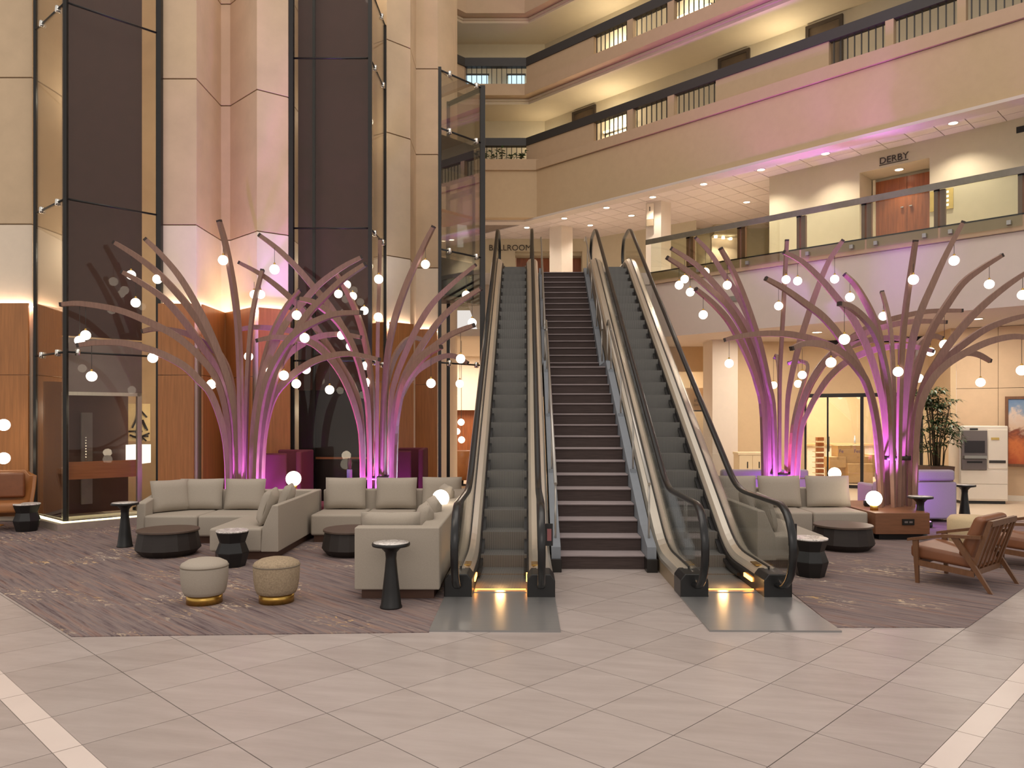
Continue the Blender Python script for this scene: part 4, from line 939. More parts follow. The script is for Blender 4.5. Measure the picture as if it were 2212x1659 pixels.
T4A = [
 ([(1692,544),(1732,565),(1774,604),(1813,650),(1838,682),(1857,715),(1876,757),(1893,810),(1908,880),(1914,970),(1916,1096)], .5),
 ([(1653,601),(1693,623),(1740,656),(1777,684),(1813,726),(1850,786),(1880,850),(1897,930),(1904,1000),(1907,1096)], -.2),
 ([(1564,735),(1591,728),(1641,721),(1691,721),(1727,726),(1768,737),(1810,756),(1838,778),(1863,814),(1885,880),(1894,970),(1898,1096)], .7),
 ([(1709,753),(1740,742),(1782,745),(1824,767),(1857,803),(1876,839),(1893,920),(1900,1000),(1903,1096)], -1.1),
 ([(1824,592),(1847,615),(1872,656),(1891,698),(1902,745),(1913,828),(1919,900),(1922,1000),(1924,1096)], .9),
 ([(1812,656),(1835,662),(1863,684),(1885,712),(1902,753),(1916,812),(1924,884),(1928,1000),(1930,1096)], -1.3),
 ([(1905,630),(1916,670),(1924,717),(1928,773),(1931,856),(1934,1000),(1935,1096)], 1.2),
 ([(1978,519),(1969,579),(1957,662),(1949,745),(1944,856),(1942,1000),(1941,1096)], -.7),
 ([(2081,479),(2046,545),(2013,617),(1988,676),(1971,737),(1960,814),(1953,900),(1949,1000),(1948,1096)], -.4),
 ([(2165,551),(2121,579),(2079,612),(2043,662),(2018,703),(1996,753),(1974,828),(1962,900),(1956,1000),(1955,1096)], .4),
 ([(2224,584),(2182,612),(2140,645),(2099,684),(2063,726),(2030,773),(1998,828),(1976,900),(1966,1000),(1963,1096)], -.3),
 ([(2235,678),(2182,690),(2127,712),(2079,745),(2038,778),(2004,823),(1982,890),(1972,990),(1969,1096)], .2),
 ([(2235,731),(2190,727),(2140,737),(2091,759),(2043,789),(2009,828),(1986,890),(1977,990),(1974,1096)], -.7),
 ([(2139,780),(2113,766),(2085,763),(2057,776),(2024,806),(1994,860),(1981,930),(1977,1096)], 1.0),
 ([(2035,731),(2016,726),(1996,734),(1980,753),(1971,800),(1964,900),(1960,1000),(1958,1096)], 1.4)]
for arms in (T1A, T2A): pass
light_tree('bent wood light tree glowing purple behind the angled beige sofa', 525, 12.8, 0, T1A, 1)
light_tree('bent wood light tree with pink and blue lit arms before the frontal lift shaft', 815, 13.9, 0, T2A, 2)
light_tree('bent wood light tree in front of the cream cupboard beside the escalator', 1688, 14.6, 0, T3A, 3)
light_tree('bent wood light tree standing on the low wooden bench plinth', 1937, 12.6, .42, T4A, 4, .064)
GLB = {1: [(283,594,540), (340,603,588), (293,654,612), (172,736,728), (185,724,700), (198,813,742), (330,773,757), (457,830,800), (482,562,510), (593,582,535), (549,636,600), (563,636,600), (537,770,700),
           (658,730,690), (584,802,760), (613,811,770), (757,748,720)],
       2: [(749,615,600), (731,635,608), (762,640,620), (787,671,660), (818,603,520), (817,685,650), (919,571,525), (1007,637,590), (1020,697,640), (995,775,740), (931,828,760), (993,829,772), (641,681,650), (640,829,735), (661,798,745), (712,842,790), (738,724,700), (790,790,740), (795,826,790)],
       3: [(1479,603,560), (1467,616,575), (1491,631,600), (1524,587,545), (1571,616,560), (1519,680,640), (1575,785,732), (1682,661,620), (1698,604,540), (1723,607,580), (1803,603,550), (1671,832,775), (1733,810,750), (1724,829,790)],
       4: [(1836,642,605), (1908,683,650), (1824,733,662), (1973,604,540), (2061,563,510), (2137,614,575), (2040,744,675), (2010,760,738), (1940,803,745), (1985,817,745), (2118,826,768), (2209,637,600), (2207,800,735), (1795,783,765)]}
TN = {1: 'light tree behind the angled beige sofa', 2: 'light tree before the frontal lift shaft', 3: 'light tree beside the cream cupboard', 4: 'light tree on the wooden bench plinth'}
sph = {}
def sphere_mesh(r, m):
    k = (round(r, 3), m)
    if k not in sph: sph[k] = mesh_of(MB().sphere((0, 0, 0), r), 'globe', m)
    return sph[k]
for key, L in GLB.items():
    for i, (gx, gy, ty) in enumerate(sorted(L)):
        best = None
        for C in ARMS[key]:
            for p in C[3:]:
                px = CX + p.x / p.y * F; py = YH - (p.z - H) / p.y * F
                s = abs(px - gx) * 1.6 + abs(py - ty)
                if py < gy - 6 and (best is None or s < best[0]): best = (s, p, py)
        d = best[1].y; c = AT(gx, gy, d); top = max(best[1].z, c.z + .1)
        if abs(CX + best[1].x / best[1].y * F - gx) > 30: top = c.z + .35
        t_ = thing('pendant_globe', 'glowing globe on the %s, %s from its lift-tower side' % (TN[key], ORD[i]), 'globe lamp', tuple(c), 0, 'globes of the ' + TN[key])
        inst('globe', sphere_mesh(.077, 'globe'), t_)
        obj('cord', MB().tube([(0, 0, .07), (0, 0, top - c.z)], .004, 5), 'cord', t_)
        obj('socket', MB().lathe([(.018, .07), (.018, .10), (.006, .11)], 10), 'brass', t_)
# purple uplights at the foot of every tree
PUR, MAG, BLU = (.42, .12, 1.0), (1.0, .16, .85), (.35, .55, 1)
def uplight(x, y, z, to, pw, c, label, ang=60):
    t_ = thing('floor_uplight', label, 'uplight', (x, y, z), 0, 'purple floor uplights')
    obj('housing', MB().lathe([(.07, 0), (.085, .02), (.085, .09), (.06, .10)], 16), 'black_metal', t_); obj('lens', MB().lathe([(.001, .105), (.06, .105), (.06, .10)], 16, cap=False), 'led_purple', t_)
    spot('uplight_beam', (x, y, z + .14), to, pw, c, ang, .7, .05)
VIO = (.50, .13, 1)
def ring(bx, dep, z, rad, specs, nm):
    X = XAT(bx, dep)
    fx, fy = X - .12, dep - rad - .02
    if not z > .1: uplight(fx, fy, z, (X, dep + .25, z + 3.4), 430, PUR if dep > 14 or z else VIO, 'violet uplight at the lobby side of the ' + nm, 58)
    for a, pw, c, lb in specs:
        x, y = X + rad * math.cos(R(a)), dep + rad * math.sin(R(a))
        uplight(x, y, z, (X + .12 * math.cos(R(a)), dep + .12 * math.sin(R(a)), z + 1.9), pw * 2.4, c, '%s uplight %s of the %s' % (('violet', 'magenta', 'blue', 'purple')[[VIO, MAG, BLU, PUR].index(c)], lb, nm), 66)
ring(525, 12.8, .008, .52, ((205, 330, VIO, 'on the lift side'), (-30, 420, VIO, 'on the sofa side'), (75, 160, PUR, 'on the wall side')), TN[1])
ring(815, 13.9, .008, .50, ((205, 420, MAG, 'on the booth side'), (-55, 160, VIO, 'on the sofa side'), (-5, 260, BLU, 'on the escalator side')), TN[2])
ring(1688, 14.6, 0, .52, ((195, 620, PUR, 'on the escalator side'), (-30, 520, MAG, 'on the sofa side'), (75, 160, VIO, 'on the wall side')), TN[3])
ring(1937, 12.6, .42, .50, ((190, 620, VIO, 'on the sofa side'), (40, 420, PUR, 'on the loveseat side'), (95, 200, VIO, 'on the wall side')), TN[4])
uplight(7.0, 13.0, .008, (6.45, 12.6, 2.2), 900, PUR, 'purple uplight on the carpet beside the black pedestal table')
for x, y in ((-4.0, 13.2), (-2.1, 14.4), (5.3, 15.2), (6.9, 13.1)):
    point('purple_glow', (x, y, .5), 14, PUR, .1)
spot('gallery_wash', (6.6, 12.0, .3), AT(1800, 230, 17.2), 1500, (.62, .25, 1), 17, .9, .1)
# ================================================================ SOFAS
def pillow_mesh(w, h, t, m='fabric', n=9, pinch=.18):
    mb = MB(); V = []; 
    for sgn in (1, -1):
        for i in range(n):
            for j in range(n):
                u = i / (n - 1) * 2 - 1; v = j / (n - 1) * 2 - 1
                k = (1 - abs(u) ** 4) * (1 - abs(v) ** 4)
                sh = 1 - pinch * .25 * (1 - k) * (abs(u * v))
                V.append((u * w / 2 * (1 - .03 * (1 - abs(v))), sgn * t / 2 * (.16 + .84 * k ** .5), h / 2 * v * (1 - .03 * (1 - abs(u)))))
    fs = []
    for sgn in (0, 1):
        o = sgn * n * n
        for i in range(n - 1):
            for j in range(n - 1):
                f = (o + i * n + j, o + (i + 1) * n + j, o + (i + 1) * n + j + 1, o + i * n + j + 1); fs.append(f if sgn else f[::-1])
    per = [(i, 0) for i in range(n)] + [(n - 1, j) for j in range(1, n)] + [(i, n - 1) for i in range(n - 2, -1, -1)] + [(0, j) for j in range(n - 2, 0, -1)]
    for a, b in zip(per, per[1:] + per[:1]):
        ia, ib = a[0] * n + a[1], b[0] * n + b[1]; fs.append((ia, ib, n * n + ib, n * n + ia))
    mb.add(V, fs, True); me = mb.mesh('cushion'); me.materials.append(M[m]); return me
def cushion(x, y, z, w, h, t, rz, tilt, label, grp, m='fabric'):
    """scatter cushion standing on its edge; rz = direction its back faces, tilt = lean backwards"""
    c = thing('sofa_cushion', label, 'cushion', (x, y, z), 0, grp); c.rotation_euler = (R(-tilt), 0, R(rz))
    o = bpy.data.objects.new('pillow', pillow_mesh(w, h, t, m)); COL.objects.link(o); o.parent = c; o.location = (0, 0, h / 2)
    e = w / 2 - .012; f = h / 2 - .012
    pts = [(-e, 0, .012), (e, 0, .012), (e, 0, h - .012), (-e, 0, h - .012), (-e, 0, .012)]
    mb = MB()
    for a, b in zip(pts, pts[1:]): mb.tube([a, b], .007, 5)
    obj('piping', mb, 'fabric_piping', c); return c
ZS, ZB, ZP = .42, .72, .09
def seat(root, x0, y0, x1, y1, z1=ZS): return obj('seat', MB().box((x0, y0, .11), (x1, y1, z1)), 'fabric', root, bevel=.035, seg=3)
def back(root, poly, z0=.11, z1=ZB): return obj('backrest', MB().prism(poly, z0, z1), 'fabric', root, bevel=.02)
def plinth(root, x0, y0, x1, y1): return obj('plinth', MB().box((x0, y0, .005), (x1, y1, .115)), 'plinth_wood', root)
# --- angled sofa beside the cornerwise lift
A = thing('sectional_sofa', 'beige L-shaped sofa between the octagonal coffee tables and first light tree', 'sofa', (0, 0, 0), 0, 'beige sectional sofas')
seat(A, -5.40, 11.30, -4.62, 12.15); seat(A, -4.61, 11.30, -3.32, 12.15)
seat(A, -3.94, 10.02, -3.26, 11.29)
back(A, [(-5.50, 12.12), (-3.04, 12.12), (-3.04, 12.32), (-5.50, 12.32)])
obj('backrest', MB().prism_xz([(-3.27, .11), (-3.04, .11), (-3.04, ZB), (-3.12, ZB), (-3.25, .42)], 10.02, 12.11), 'fabric', A, bevel=.015)
obj('armrest', MB().prism_yz([(11.32, .11), (12.12, .11), (12.12, ZB), (12.0, ZB), (11.36, .60)], -5.53, -5.40), 'fabric', A, bevel=.02)
plinth(A, -5.44, 11.36, -3.1, 12.26); plinth(A, -3.88, 10.08, -3.10, 11.36)
GA = 'cushions on the sofa beside the cornerwise lift'
cushion(-5.20, 11.80, .43, .58, .48, .17, 48, 12, 'beige cushion leaning in the arm corner of the angled sofa', GA)
cushion(-4.86, 12.02, .43, .66, .48, .15, 4, 12, 'wide beige cushion next to the arm corner of the angled sofa', GA)
cushion(-4.18, 12.02, .43, .62, .48, .15, 0, 12, 'square beige cushion in front of the first light tree', GA)
cushion(-3.40, 10.52, .43, .66, .47, .20, -80, 17, 'beige cushion at the open end of the angled sofa', GA)
cushion(-3.38, 11.32, .43, .62, .46, .20, -76, 17, 'beige cushion leaning behind the open-end cushion, below the globe lamp', GA)
# --- sofa beside the escalator
B = thing('sectional_sofa', 'beige L-shaped sofa with a closed end panel beside the escalator', 'sofa', (0, 0, 0), 0, 'beige sectional sofas')
for x0, x1 in ((-2.99, -2.23), (-2.22, -1.50)): seat(B, x0, 11.42, x1, 12.25)
for y0, y1 in ((8.02, 9.35), (9.36, 11.41)): seat(B, -1.60, y0, -.92, y1)
seat(B, -1.49, 11.42, -.92, 12.25)
back(B, [(-2.99, 12.22), (-.72, 12.22), (-.72, 12.42), (-2.99, 12.42)])
back(B, [(-.95, 8.02), (-.735, 8.02), (-.66, 12.21), (-.92, 12.21)], z1=.74)
obj('end_panel', MB().box((-1.60, 7.82, .11), (-.735, 8.0, .745)), 'fabric', B, bevel=.015)
plinth(B, -2.95, 11.48, -.8, 12.36); plinth(B, -1.54, 7.90, -.80, 11.48)
GB = 'cushions on the sofa beside the escalator'
cushion(-2.62, 12.10, .43, .64, .49, .15, 0, 10, 'square beige cushion at the open end of the escalator sofa', GB)
cushion(-1.82, 12.10, .43, .64, .49, .15, 0, 10, 'square beige cushion in front of the second light tree', GB)
cushion(-1.10, 12.08, .43, .62, .50, .15, 0, 10, 'square beige cushion in the inner corner of the escalator sofa', GB)
cushion(-1.27, 8.16, .44, .62, .44, .15, 180, 12, 'beige cushion leaning on the end panel of the escalator sofa', GB)
cushion(-1.06, 8.66, .44, .60, .46, .20, -82, 14, 'beige cushion near the end panel, against the escalator side', GB)
cushion(-1.04, 9.36, .44, .58, .46, .20, -80, 14, 'beige cushion beside the globe lamp, against the escalator side', GB)
cushion(-1.02, 10.9, .44, .60, .48, .20, -76, 14, 'beige cushion near the inner corner, against the escalator side', GB)
# --- sofa on the lounge chair side
Cc = thing('sectional_sofa', 'beige L-shaped sofa seen through the escalator glass near the bench plinth', 'sofa', (0, 0, 0), 0, 'beige sectional sofas')
for x0, x1 in ((3.83, 4.58), (4.59, 5.42)): seat(Cc, x0, 11.72, x1, 12.5)
for y0, y1 in ((9.42, 10.55), (10.56, 11.71)): seat(Cc, 3.20, y0, 3.83, y1)
seat(Cc, 3.20, 11.72, 3.82, 12.5)
back(Cc, [(3.0, 12.48), (5.30, 12.48), (5.30, 12.68), (3.0, 12.68)])
obj('backrest', MB().prism_xz([(3.24, .11), (3.0, .11), (3.0, ZB), (3.09, ZB), (3.22, .42)], 9.42, 12.47), 'fabric', Cc, bevel=.015)
plinth(Cc, 3.06, 11.78, 5.36, 12.62); plinth(Cc, 3.06, 9.48, 3.76, 11.78)
GC = 'cushions on the sofa near the bench plinth'
cushion(3.62, 12.36, .43, .62, .50, .15, 0, 10, 'beige cushion in the inner corner of the sofa behind the escalator handrail', GC)
cushion(4.30, 12.36, .43, .68, .50, .15, 0, 10, 'square beige cushion in front of the third light tree', GC)
cushion(5.08, 12.36, .43, .70, .50, .15, 0, 10, 'square beige cushion next to the bench plinth', GC)
cushion(3.34, 9.95, .43, .56, .46, .16, 84, 15, 'beige cushion at the near end of the sofa behind the escalator glass', GC)
cushion(3.34, 10.75, .43, .52, .44, .16, 80, 15, 'beige cushion further along the sofa behind the escalator glass', GC)

# ================================================================ OTTOMANS AND TABLES
def ottoman(x, y, label, m):
    o = thing('ottoman', label, 'ottoman', (x, y, 0.008), 0, 'round ottomans on brass bases')
    obj('base', MB().lathe([(.172, 0), (.172, .092)], 36), 'brass', o)
    obj('body', MB().lathe([(.172, .088), (.19, .094), (.206, .13), (.222, .22), (.228, .345), (.226, .37)], 40), m, o)
    obj('cushion_top', MB().lathe([(.226, .365), (.229, .375), (.215, .40), (.16, .43), (.09, .445), (.002, .45)], 40, cap=False), m, o)
    obj('piping', MB().lathe([(.226, .362), (.232, .366), (.232, .373), (.226, .377)], 40, cap=False), 'fabric_piping', o)
ottoman(-3.08, 7.72, 'smooth grey-beige round ottoman with brass base', 'fabric'); ottoman(-2.37, 7.76, 'tweedy brown round ottoman with brass base', 'fabric_warm')
def pedestal(x, y, label, marble=True, z=.008):
    o = thing('pedestal_table', label, 'side table', (x, y, z), 0, 'black pedestal tables')
    obj('stem', MB().lathe([(.108, 0), (.108, .012), (.10, .03), (.082, .18), (.062, .36), (.052, .48), (.058, .54), (.10, .585), (.17, .60)], 8 * 4), 'black_table', o)
    t_ = obj('top', MB().lathe([(.15, .595), (.182, .602), (.186, .615), (.182, .632), (.175, .634)], 40), 'black_table', o)
    obj('marble_inlay', MB().lathe([(.001, .6355), (.172, .6355), (.172, .63)], 40, cap=False), 'marble', t_)
pedestal(-1.18, 7.52, 'black pedestal table with marble top in front of the sofa end panel')
pedestal(-5.55, 11.05, 'black pedestal table beside the angled sofa arm and lift shaft')
pedestal(6.33, 11.95, 'black pedestal table beside the wooden bench plinth'); pedestal(8.22, 14.0, 'black pedestal table in front of the cash machine')
def drum(x, y, label, rz=0, k=1.0):
    o = thing('drum_table', label, 'side table', (x, y, .008), R(rz), 'black faceted drum tables')
    obj('body', MB().lathe([(.155, 0), (.20, .17), (.20, .18), (.155, .30), (.195, .42), (.195, .43)], 8, smooth=False), 'black_table', o)
    obj('marble_top', MB().lathe([(.196, .43), (.198, .445), (.19, .45)], 36), 'marble', o)
drum(-7.93, 12.6, 'black drum table next to the tan wing chair'); drum(-3.49, 9.62, 'black drum table in front of the angled sofa', 10); drum(3.49, 9.02, 'black drum table beside the escalator newel', 20)
def coffee(x, y, label, rz, rx=.40, ry=.40):
    o = thing('coffee_table', label, 'coffee table', (x, y, .008), R(rz), 'dark octagonal coffee tables')
    def ring(r, z, n=16): return [(rx / .4 * r * math.cos(2 * math.pi * k / n), ry / .4 * r * math.sin(2 * math.pi * k / n), z) for k in range(n)]
    obj('body', MB().loft([ring(.33, 0), ring(.42, .09), ring(.375, .315)]), 'dark_wood', o)
    def rr(r, z): return [(rx / .4 * r * math.cos(2 * math.pi * k / 40), ry / .4 * r * math.sin(2 * math.pi * k / 40), z) for k in range(40)]
    obj('top', MB().loft([rr(.385, .315), rr(.40, .32), rr(.40, .34), rr(.393, .345)]), 'table_top', o)
coffee(-4.66, 10.45, 'dark wood coffee table in front of the angled sofa seat', 18); coffee(-2.20, 10.48, 'dark wood coffee table partly hidden by the sofa end panel', 10, .36, .4); coffee(4.68, 10.9, 'dark wood coffee table between the bench plinth and escalator', 5)
# ================================================================ BENCH PLINTH, LAMPS
bp = thing('bench_plinth', 'low walnut bench plinth carrying the light tree and a globe lamp', 'bench', (0, 0, 0))
obj('body', MB().prism([(5.48, 11.62), (6.30, 11.62), (6.80, 13.4), (5.48, 13.4)], .10, .42), 'bench_wood', bp, bevel=.008); obj('recess_base', MB().prism([(5.58, 11.72), (6.24, 11.72), (6.68, 13.3), (5.58, 13.3)], .005, .10), 'black_metal', bp)
ol = obj('power_outlet', MB().box((5.88, 11.605, .24), (6.06, 11.622, .33)), 'black_metal', bp); obj('outlet_socket', MB().box((5.91, 11.60, .27), (5.96, 11.606, .30)), 'grey_plastic', ol); obj('outlet_socket', MB().box((5.98, 11.60, .27), (6.03, 11.606, .30)), 'grey_plastic', ol)
def globe_lamp(px, py, d, r, zbase, label, stem=True):
    c = AT(px, py, d); t_ = thing('globe_lamp', label, 'lamp', (c.x, c.y, zbase), 0, 'globe table lamps'); h = c.z - zbase
    inst('globe', sphere_mesh(r, 'lamp_globe'), t_, (0, 0, h))
    obj('lamp_base', MB().lathe([(.06, 0), (.06, max(h - r * .85, .02))], 20), 'brass', t_)
    point('globe_light', (c.x, c.y, c.z + r + .06), 6, (1, .82, .6), .1)
globe_lamp(1888, 1077, 12.0, .12, .42, 'globe lamp with brass foot on the wooden bench plinth')
def lamp_table(x, y, label, h=.55):
    o = thing('pedestal_table', label, 'side table', (x, y, .005), 0, 'black pedestal tables'); obj('stem', MB().lathe([(.11, 0), (.11, .02), (.04, .05), (.04, h - .03), (.1, h - .02)], 20), 'black_table', o); obj('top', MB().lathe([(.17, h - .02), (.18, h)], 28), 'black_table', o)
for px, py, d, r, lb, lt in ((634, 1034, 12.75, .125, 'globe lamp between the angled sofa and the purple booth', 'black lamp table behind the angled sofa'), (1803, 1023, 13.2, .105, 'globe lamp behind the sofa near the shop front', 'black lamp table behind the sofa near the bench plinth')):
    c = AT(px, py, d); lamp_table(c.x, d, lt, .62); globe_lamp(px, py, d, r, .625, lb)
c = AT(950, 1075, 9.9); lamp_ = globe_lamp(952, 1076, 10.0, .11, .42, 'globe lamp standing on the sofa seat beside the escalator cushions')
fl = thing('floor_lamp', 'two-globe floor lamp behind the tan wing chair', 'lamp', (XAT(4, 13.2), 13.2, 0))
for y in (918, 990): inst('globe', sphere_mesh(.10, 'lamp_globe'), fl, (XAT(8, 13.2) - XAT(4, 13.2), 0, ZAT(y, 13.2)))
obj('lamp_pole', MB().tube([(-.12, 0, 0), (-.12, 0, 1.95)], .012, 8), 'brass', fl); obj('lamp_base', MB().lathe([(.13, 0), (.13, .02)], 24, (-.12, 0)), 'brass', fl)
for i, (x, y, d) in enumerate(((996, 912, 20.4), (987, 932, 20.9), (997, 950, 20.6))):
    t_ = thing('pendant_globe', ('upper glowing globe', 'hollow glowing globe', 'lower glowing globe')[i] + ' above the orange tub chair in the hall', 'globe lamp', tuple(AT(x, y, d)), 0, 'hall globes')
    inst('globe', sphere_mesh(.09, 'globe'), t_); obj('cord', MB().tube([(0, 0, .08), (0, 0, 3.9 - AT(x, y, d).z)], .004, 5), 'cord', t_)
# ================================================================ LOUNGE CHAIRS
def lounge(x, y, rz, label):
    o = thing('lounge_chair', label, 'chair', (x, y, .008), R(rz), 'walnut lounge chairs')
    W = .40
    obj('seat_cushion', MB().prism_yz([(-.26, .22), (.42, .27), (.42, .42), (-.22, .36)], -W + .05, W - .05), 'leather', o, bevel=.04, seg=3)
    obj('back_cushion', MB().prism_yz([(-.20, .30), (-.36, .78), (-.24, .80), (-.06, .36)], -W + .05, W - .05), 'leather', o, bevel=.05, seg=3)
    for s in (-1, 1):
        obj('leg', MB().prism_yz([(.30, 0), (.335, 0), (.37, .50), (.31, .50)], s * W - .018, s * W + .018), 'walnut', o)
        obj('leg', MB().prism_yz([(-.44, 0), (-.40, 0), (-.03, .55), (-.11, .55)], s * W - .018, s * W + .018), 'walnut', o)
        obj('armrest', MB().prism_yz([(.42, .46), (.42, .49), (.05, .575), (-.33, .60), (-.33, .565), (.05, .54)], s * W - .03, s * W + .03), 'walnut', o)
        obj('side_rail', MB().prism_yz([(.34, .20), (.34, .26), (-.26, .21), (-.26, .15)], s * W - .014, s * W + .014), 'walnut', o)
        obj('back_post', MB().prism_yz([(-.24, .16), (-.20, .16), (-.385, .76), (-.425, .74)], s * (W - .03) - .02, s * (W - .03) + .02), 'walnut', o)
    obj('top_rail', MB().box((-W + .03, -.425, .70), (W - .03, -.385, .76)), 'walnut', o); obj('cross_rail', MB().box((-W, -.26, .16), (W, -.22, .22)), 'walnut', o); obj('cross_rail', MB().box((-W, .30, .20), (W, .335, .26)), 'walnut', o)
    for k in range(5):
        xx = -W + .14 + k * (2 * W - .28) / 4
        obj('slat', MB().prism_yz([(-.25, .20), (-.235, .20), (-.405, .71), (-.42, .71)], xx - .014, xx + .014), 'walnut', o)
lounge(5.06, 8.66, 40, 'walnut lounge chair with tan leather cushions on the carpet edge'); lounge(6.42, 9.62, 48, 'walnut lounge chair cut by the picture edge')
po = thing('pouf', 'cream round pouf behind the walnut lounge chair', 'pouf', (6.52, 10.95, .008)); obj('body', MB().lathe([(.24, 0), (.27, .04), (.30, .25), (.30, .40), (.26, .45), (.1, .46), (.002, .46)], 32, cap=False), plain('pouf_cream', (206, 184, 146), .9, var=.06, scale=60), po)
# wing chair
wc = thing('wing_chair', 'tan leather wing chair beside the lift tower', 'chair', (-8.42, 12.75, .008), R(200))
obj('seat', MB().box((-.34, -.32, .30), (.34, .36, .46)), 'leather_orange', wc, bevel=.05, seg=3)
back_pts = []
def wing(k, z):
    a = R(-100 + k * 20); return
rings = []
for zz, rr, lean in ((.18, .38, 0), (.45, .43, -.02), (.70, .45, -.06), (.95, .46, -.11)):
    o_ = []; i_ = []
    for k in range(11):
        a = R(190 + k * 16); top = zz if 2 < k < 8 else zz * (.92 if zz > .5 else 1)
        o_.append((math.cos(a) * rr, math.sin(a) * rr + lean, top)); i_.append((math.cos(a) * (rr - .06), math.sin(a) * (rr - .06) + lean, top))
    rings.append(o_ + i_[::-1])
obj('wing_back', MB().loft(rings, True), 'leather_orange', wc, bevel=.015)
obj('back_pad', MB().box((-.25, -.36, .50), (.25, -.25, .92)), 'leather', wc, bevel=.04, seg=3)
for sx_, sy_ in ((-.28, -.25), (.28, -.25), (-.28, .28), (.28, .28)): obj('leg', MB().bar((sx_, sy_, 0), (sx_ * .9, sy_ * .9, .31), .035, .035), 'dark_wood', wc)
# booths and purple-lit chairs
def booth(x0, x1, d, h, label, flip=1):
    o = thing('booth_seat', label, 'booth', ((x0 + x1) / 2, d, .005), 0, 'maroon booth seats'); w = (x1 - x0) / 2
    obj('backrest', MB().box((-w, .5, .1), (w, .62, h)), 'maroon', o, bevel=.03, seg=3); obj('side_panel', MB().box((flip * w - .1 * (flip > 0), -.25, .1), (flip * w + .1 * (flip < 0), .5, h)), 'maroon', o, bevel=.03, seg=3)
    obj('front_panel', MB().box((-w, -.32, .1), (w * .25, -.22, h - .03)), 'maroon', o, bevel=.03, seg=3); obj('seat', MB().box((-w + .1, -.2, .1), (w - .1, .5, .42)), 'maroon', o, bevel=.03); obj('plinth', MB().box((-w + .05, -.2, 0), (w - .05, .58, .1)), 'black_metal', o)
booth(-4.34, -3.70, 13.78, 1.26, 'maroon booth with high sides behind the first light tree'); booth(-2.32, -1.72, 15.2, 1.24, 'maroon booth behind the second light tree and escalator')
mo = thing('low_stool', 'low maroon stool between the two beige sofas', 'stool', (-3.22, 13.0, .005)); obj('seat', MB().box((-.3, -.3, .12), (.28, .3, .42)), 'maroon', mo, bevel=.05, seg=3); obj('plinth', MB().box((-.25, -.25, 0), (.23, .25, .12)), 'black_metal', mo)
def loveseat(x0, x1, d, label, h1=.72, h2=.93):
    o = thing('loveseat', label, 'sofa', ((x0 + x1) / 2, d, .005), 0, 'grey loveseats lit purple'); w = (x1 - x0) / 2
    obj('back_shell', MB().box((-w, 0, .06), (w, .14, h1)), 'chair_grey', o, bevel=.04, seg=3); obj('head_roll', MB().box((-w + .04, -.02, h1 + .015), (w - .04, .16, h2)), 'chair_grey', o, bevel=.05, seg=3)
    obj('seat', MB().box((-w + .1, .14, .1), (w - .1, .75, .42)), 'chair_grey', o, bevel=.04, seg=3)
    for s in (-1, 1): obj('side_wing', MB().box((s * w - .12 * (s > 0), .14, .06), (s * w + .12 * (s < 0), .75, h1 - .06)), 'chair_grey', o, bevel=.04, seg=3)
loveseat(6.42, 7.86, 13.6, 'grey high-backed loveseat lit purple behind the bench plinth'); loveseat(4.2, 6.05, 15.6, 'grey high-backed loveseat lit purple behind the third light tree', .62, .80)
tb = thing('table_vase', 'small violet vase behind the escalator sofa', 'vase', (XAT(755, 14.0), 14.0, .62)); obj('body', MB().lathe([(.05, 0), (.05, .28), (.045, .30)], 16), plain('vase_violet', (150, 140, 190), .4), tb); obj('neck', MB().lathe([(.035, .30), (.035, .5)], 12), plain('vase_dark', (90, 76, 68), .5), tb)
lamp_table(XAT(755, 14.0), 14.0, 'black lamp table under the violet vase', .615)
# ================================================================ CASH MACHINE, PALM, PAINTING
ang = math.atan2(DW.y, DW.x) + math.pi
am = thing('cash_machine', 'white cash machine with dark screen against the panelled wall', 'cash machine', (XAT(2126, 16.6), 16.6, 0), R(-8))
W, Hh = .49, 1.68
obj('body', MB().box((-W, .02, .06), (W, .60, Hh)), 'white_plastic', am, bevel=.02); obj('foot', MB().box((-W + .04, .06, 0), (W - .04, .56, .06)), 'black_metal', am)
obj('front_panel', MB().box((-W + .02, .0, .10), (W - .02, .02, .42)), 'white_plastic', am, bevel=.006); obj('front_panel', MB().box((-W + .02, .0, .43), (W - .02, .02, .72)), 'white_plastic', am, bevel=.006)
sc_ = obj('screen_bay', MB().prism_yz([(.0, .98), (.0, 1.52), (-.03, 1.58), (-.03, .98)], -W + .03, .05), 'grey_plastic', am); obj('screen', MB().box((-W + .08, -.036, 1.10), (.0, -.03, 1.36)), 'dark_screen', sc_); obj('keypad', MB().box((-W + .06, -.09, .98), (.02, -.03, 1.04)), 'steel_grey', sc_); obj('camera_bar', MB().box((-.30, -.036, 1.59), (-.14, -.02, 1.63)), 'black_metal', sc_)
dp = obj('dispenser', MB().box((-W + .03, -.03, .73), (.05, .02, .97)), 'grey_plastic', am, bevel=.015); obj('slot', MB().box((-W + .13, -.034, .88), (-.05, -.028, .92)), 'black_metal', dp)
obj('name_strip', MB().box((.10, -.004, .88), (W - .06, .021, .94)), 'rail_dark', am); obj('card_logo', MB().box((.14, -.004, 1.38), (.30, .021, 1.43)), 'sign_yellow', am); obj('column_panel', MB().box((.08, .005, .76), (W - .02, .021, 1.60)), 'white_plastic', am, bevel=.006)
pm = thing('potted_palm', 'tall potted lady palm beside the cash machine', 'plant', (XAT(2022, 16.6), 16.6, 0))
obj('pot', MB().loft([[(-.2, -.2, 0), (.2, -.2, 0), (.2, .2, 0), (-.2, .2, 0)], [(-.26, -.26, .82), (.26, -.26, .82), (.26, .26, .82), (-.26, .26, .82)]]), 'pot', pm)
obj('soil', MB().box((-.24, -.24, .80), (.24, .24, .823)), 'stalk', pm)
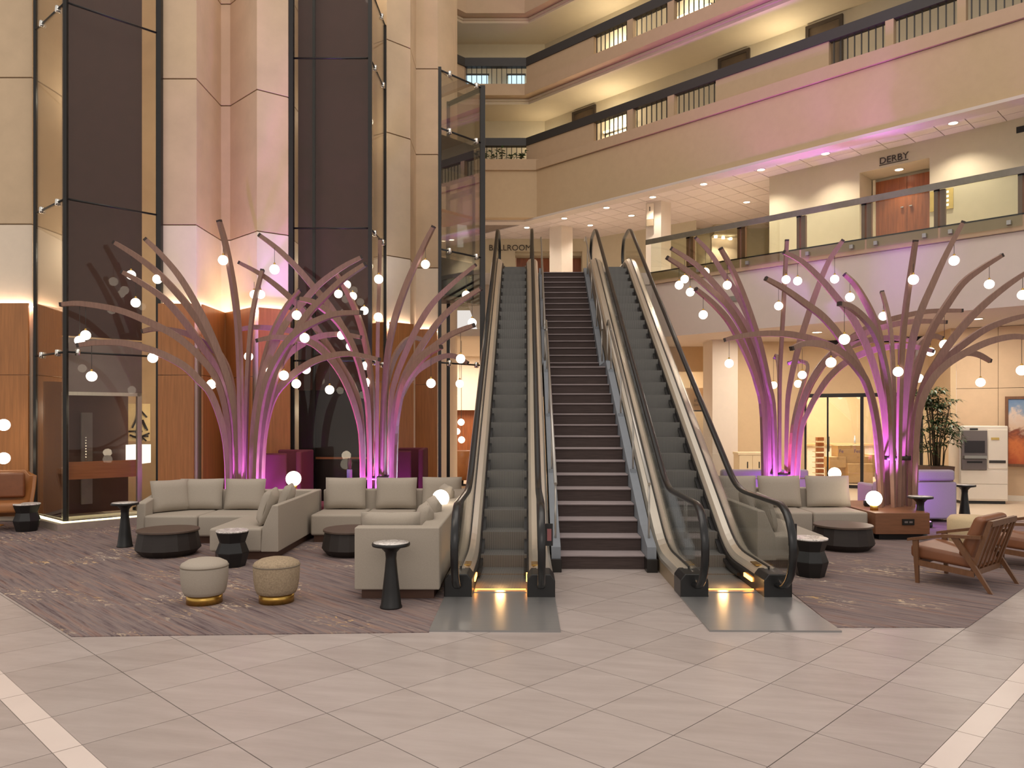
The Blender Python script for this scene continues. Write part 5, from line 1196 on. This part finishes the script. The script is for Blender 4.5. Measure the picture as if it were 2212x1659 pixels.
rg = random.Random(11); fans = []
for k in range(20):
    a = rg.uniform(0, 6.28); r0 = rg.uniform(.02, .15); hh = rg.uniform(1.25, 2.35); r1 = r0 + rg.uniform(.05, .2); tip = Vector((math.cos(a) * r1, math.sin(a) * r1, hh))
    obj('cane', MB().tube([(math.cos(a) * r0, math.sin(a) * r0, .81), (math.cos(a) * (r0 + .03), math.sin(a) * (r0 + .03), (hh + .8) / 2), tip], .011, 5), 'stalk', pm)
    for j in range(5):
        b = rg.uniform(0, 6.28); L = rg.uniform(.10, .24); fc = tip + Vector((math.cos(b) * L, math.sin(b) * L, rg.uniform(-.25, .12))); lf = MB(); ax = (fc - tip).normalized()
        lf.tube([tip, fc], .004, 4)
        for q in range(10):
            th = R(-100 + q * 25); d_ = (Vector((math.cos(b + th), math.sin(b + th), 0)) * .9 + Vector((0, 0, rg.uniform(-.25, .45)))).normalized(); LL_ = rg.uniform(.18, .29); w = d_.cross(Vector((0, 0, 1))).normalized() * .024
            m_ = fc + d_ * LL_ * .6 + Vector((0, 0, .01)); e_ = fc + d_ * LL_ + Vector((0, 0, -.05)); lf.add([fc, m_ - w, e_, m_ + w], [(0, 1, 2, 3)])
        obj('leaf', lf, 'leaf', pm)
pt = NT('painting_canvas'); gpos = pt.pos()
sep = pt.n('ShaderNodeSeparateXYZ'); pt.l(gpos, sep.inputs[0]); nz = pt.noise(pt.pos((2, 2, 2)), 2.2, 5, .6, .8); ma = pt.n('ShaderNodeMath', operation='MULTIPLY_ADD'); ma.inputs[1].default_value = .9
pt.l(nz, ma.inputs[0]); pt.l(sep.outputs[2], ma.inputs[2]); mr_ = pt.n('ShaderNodeMapRange'); mr_.inputs[1].default_value = 1.2; mr_.inputs[2].default_value = 2.9; pt.l(ma.outputs[0], mr_.inputs[0])
M['painting'] = pt.bsdf(pt.ramp(mr_.outputs[0], [(.0, col((170, 76, 40))), (.25, col((196, 110, 58))), (.42, col((120, 62, 44))), (.52, col((206, 176, 150))), (.68, col((206, 186, 170))), (.8, col((120, 142, 168))), (1, col((96, 124, 160)))]), .6)
pc = K0 - DW * 1.62; pa = math.atan2(-DW.y, -DW.x)
pn = thing('framed_painting', 'large framed abstract painting on the panelled wall', 'painting', (pc.x - .03, pc.y - .06, 1.55), pa)
obj('canvas', MB().box((-.62, -.05, -.72), (.62, -.03, .72)), 'painting', pn)
for b0, b1 in (((-.68, -.07, -.78), (-.62, -.02, .78)), ((.62, -.07, -.78), (.68, -.02, .78)), ((-.62, -.07, .72), (.62, -.02, .78)), ((-.62, -.07, -.78), (.62, -.02, -.72))): obj('picture_frame', MB().box(b0, b1), 'walnut', pn)
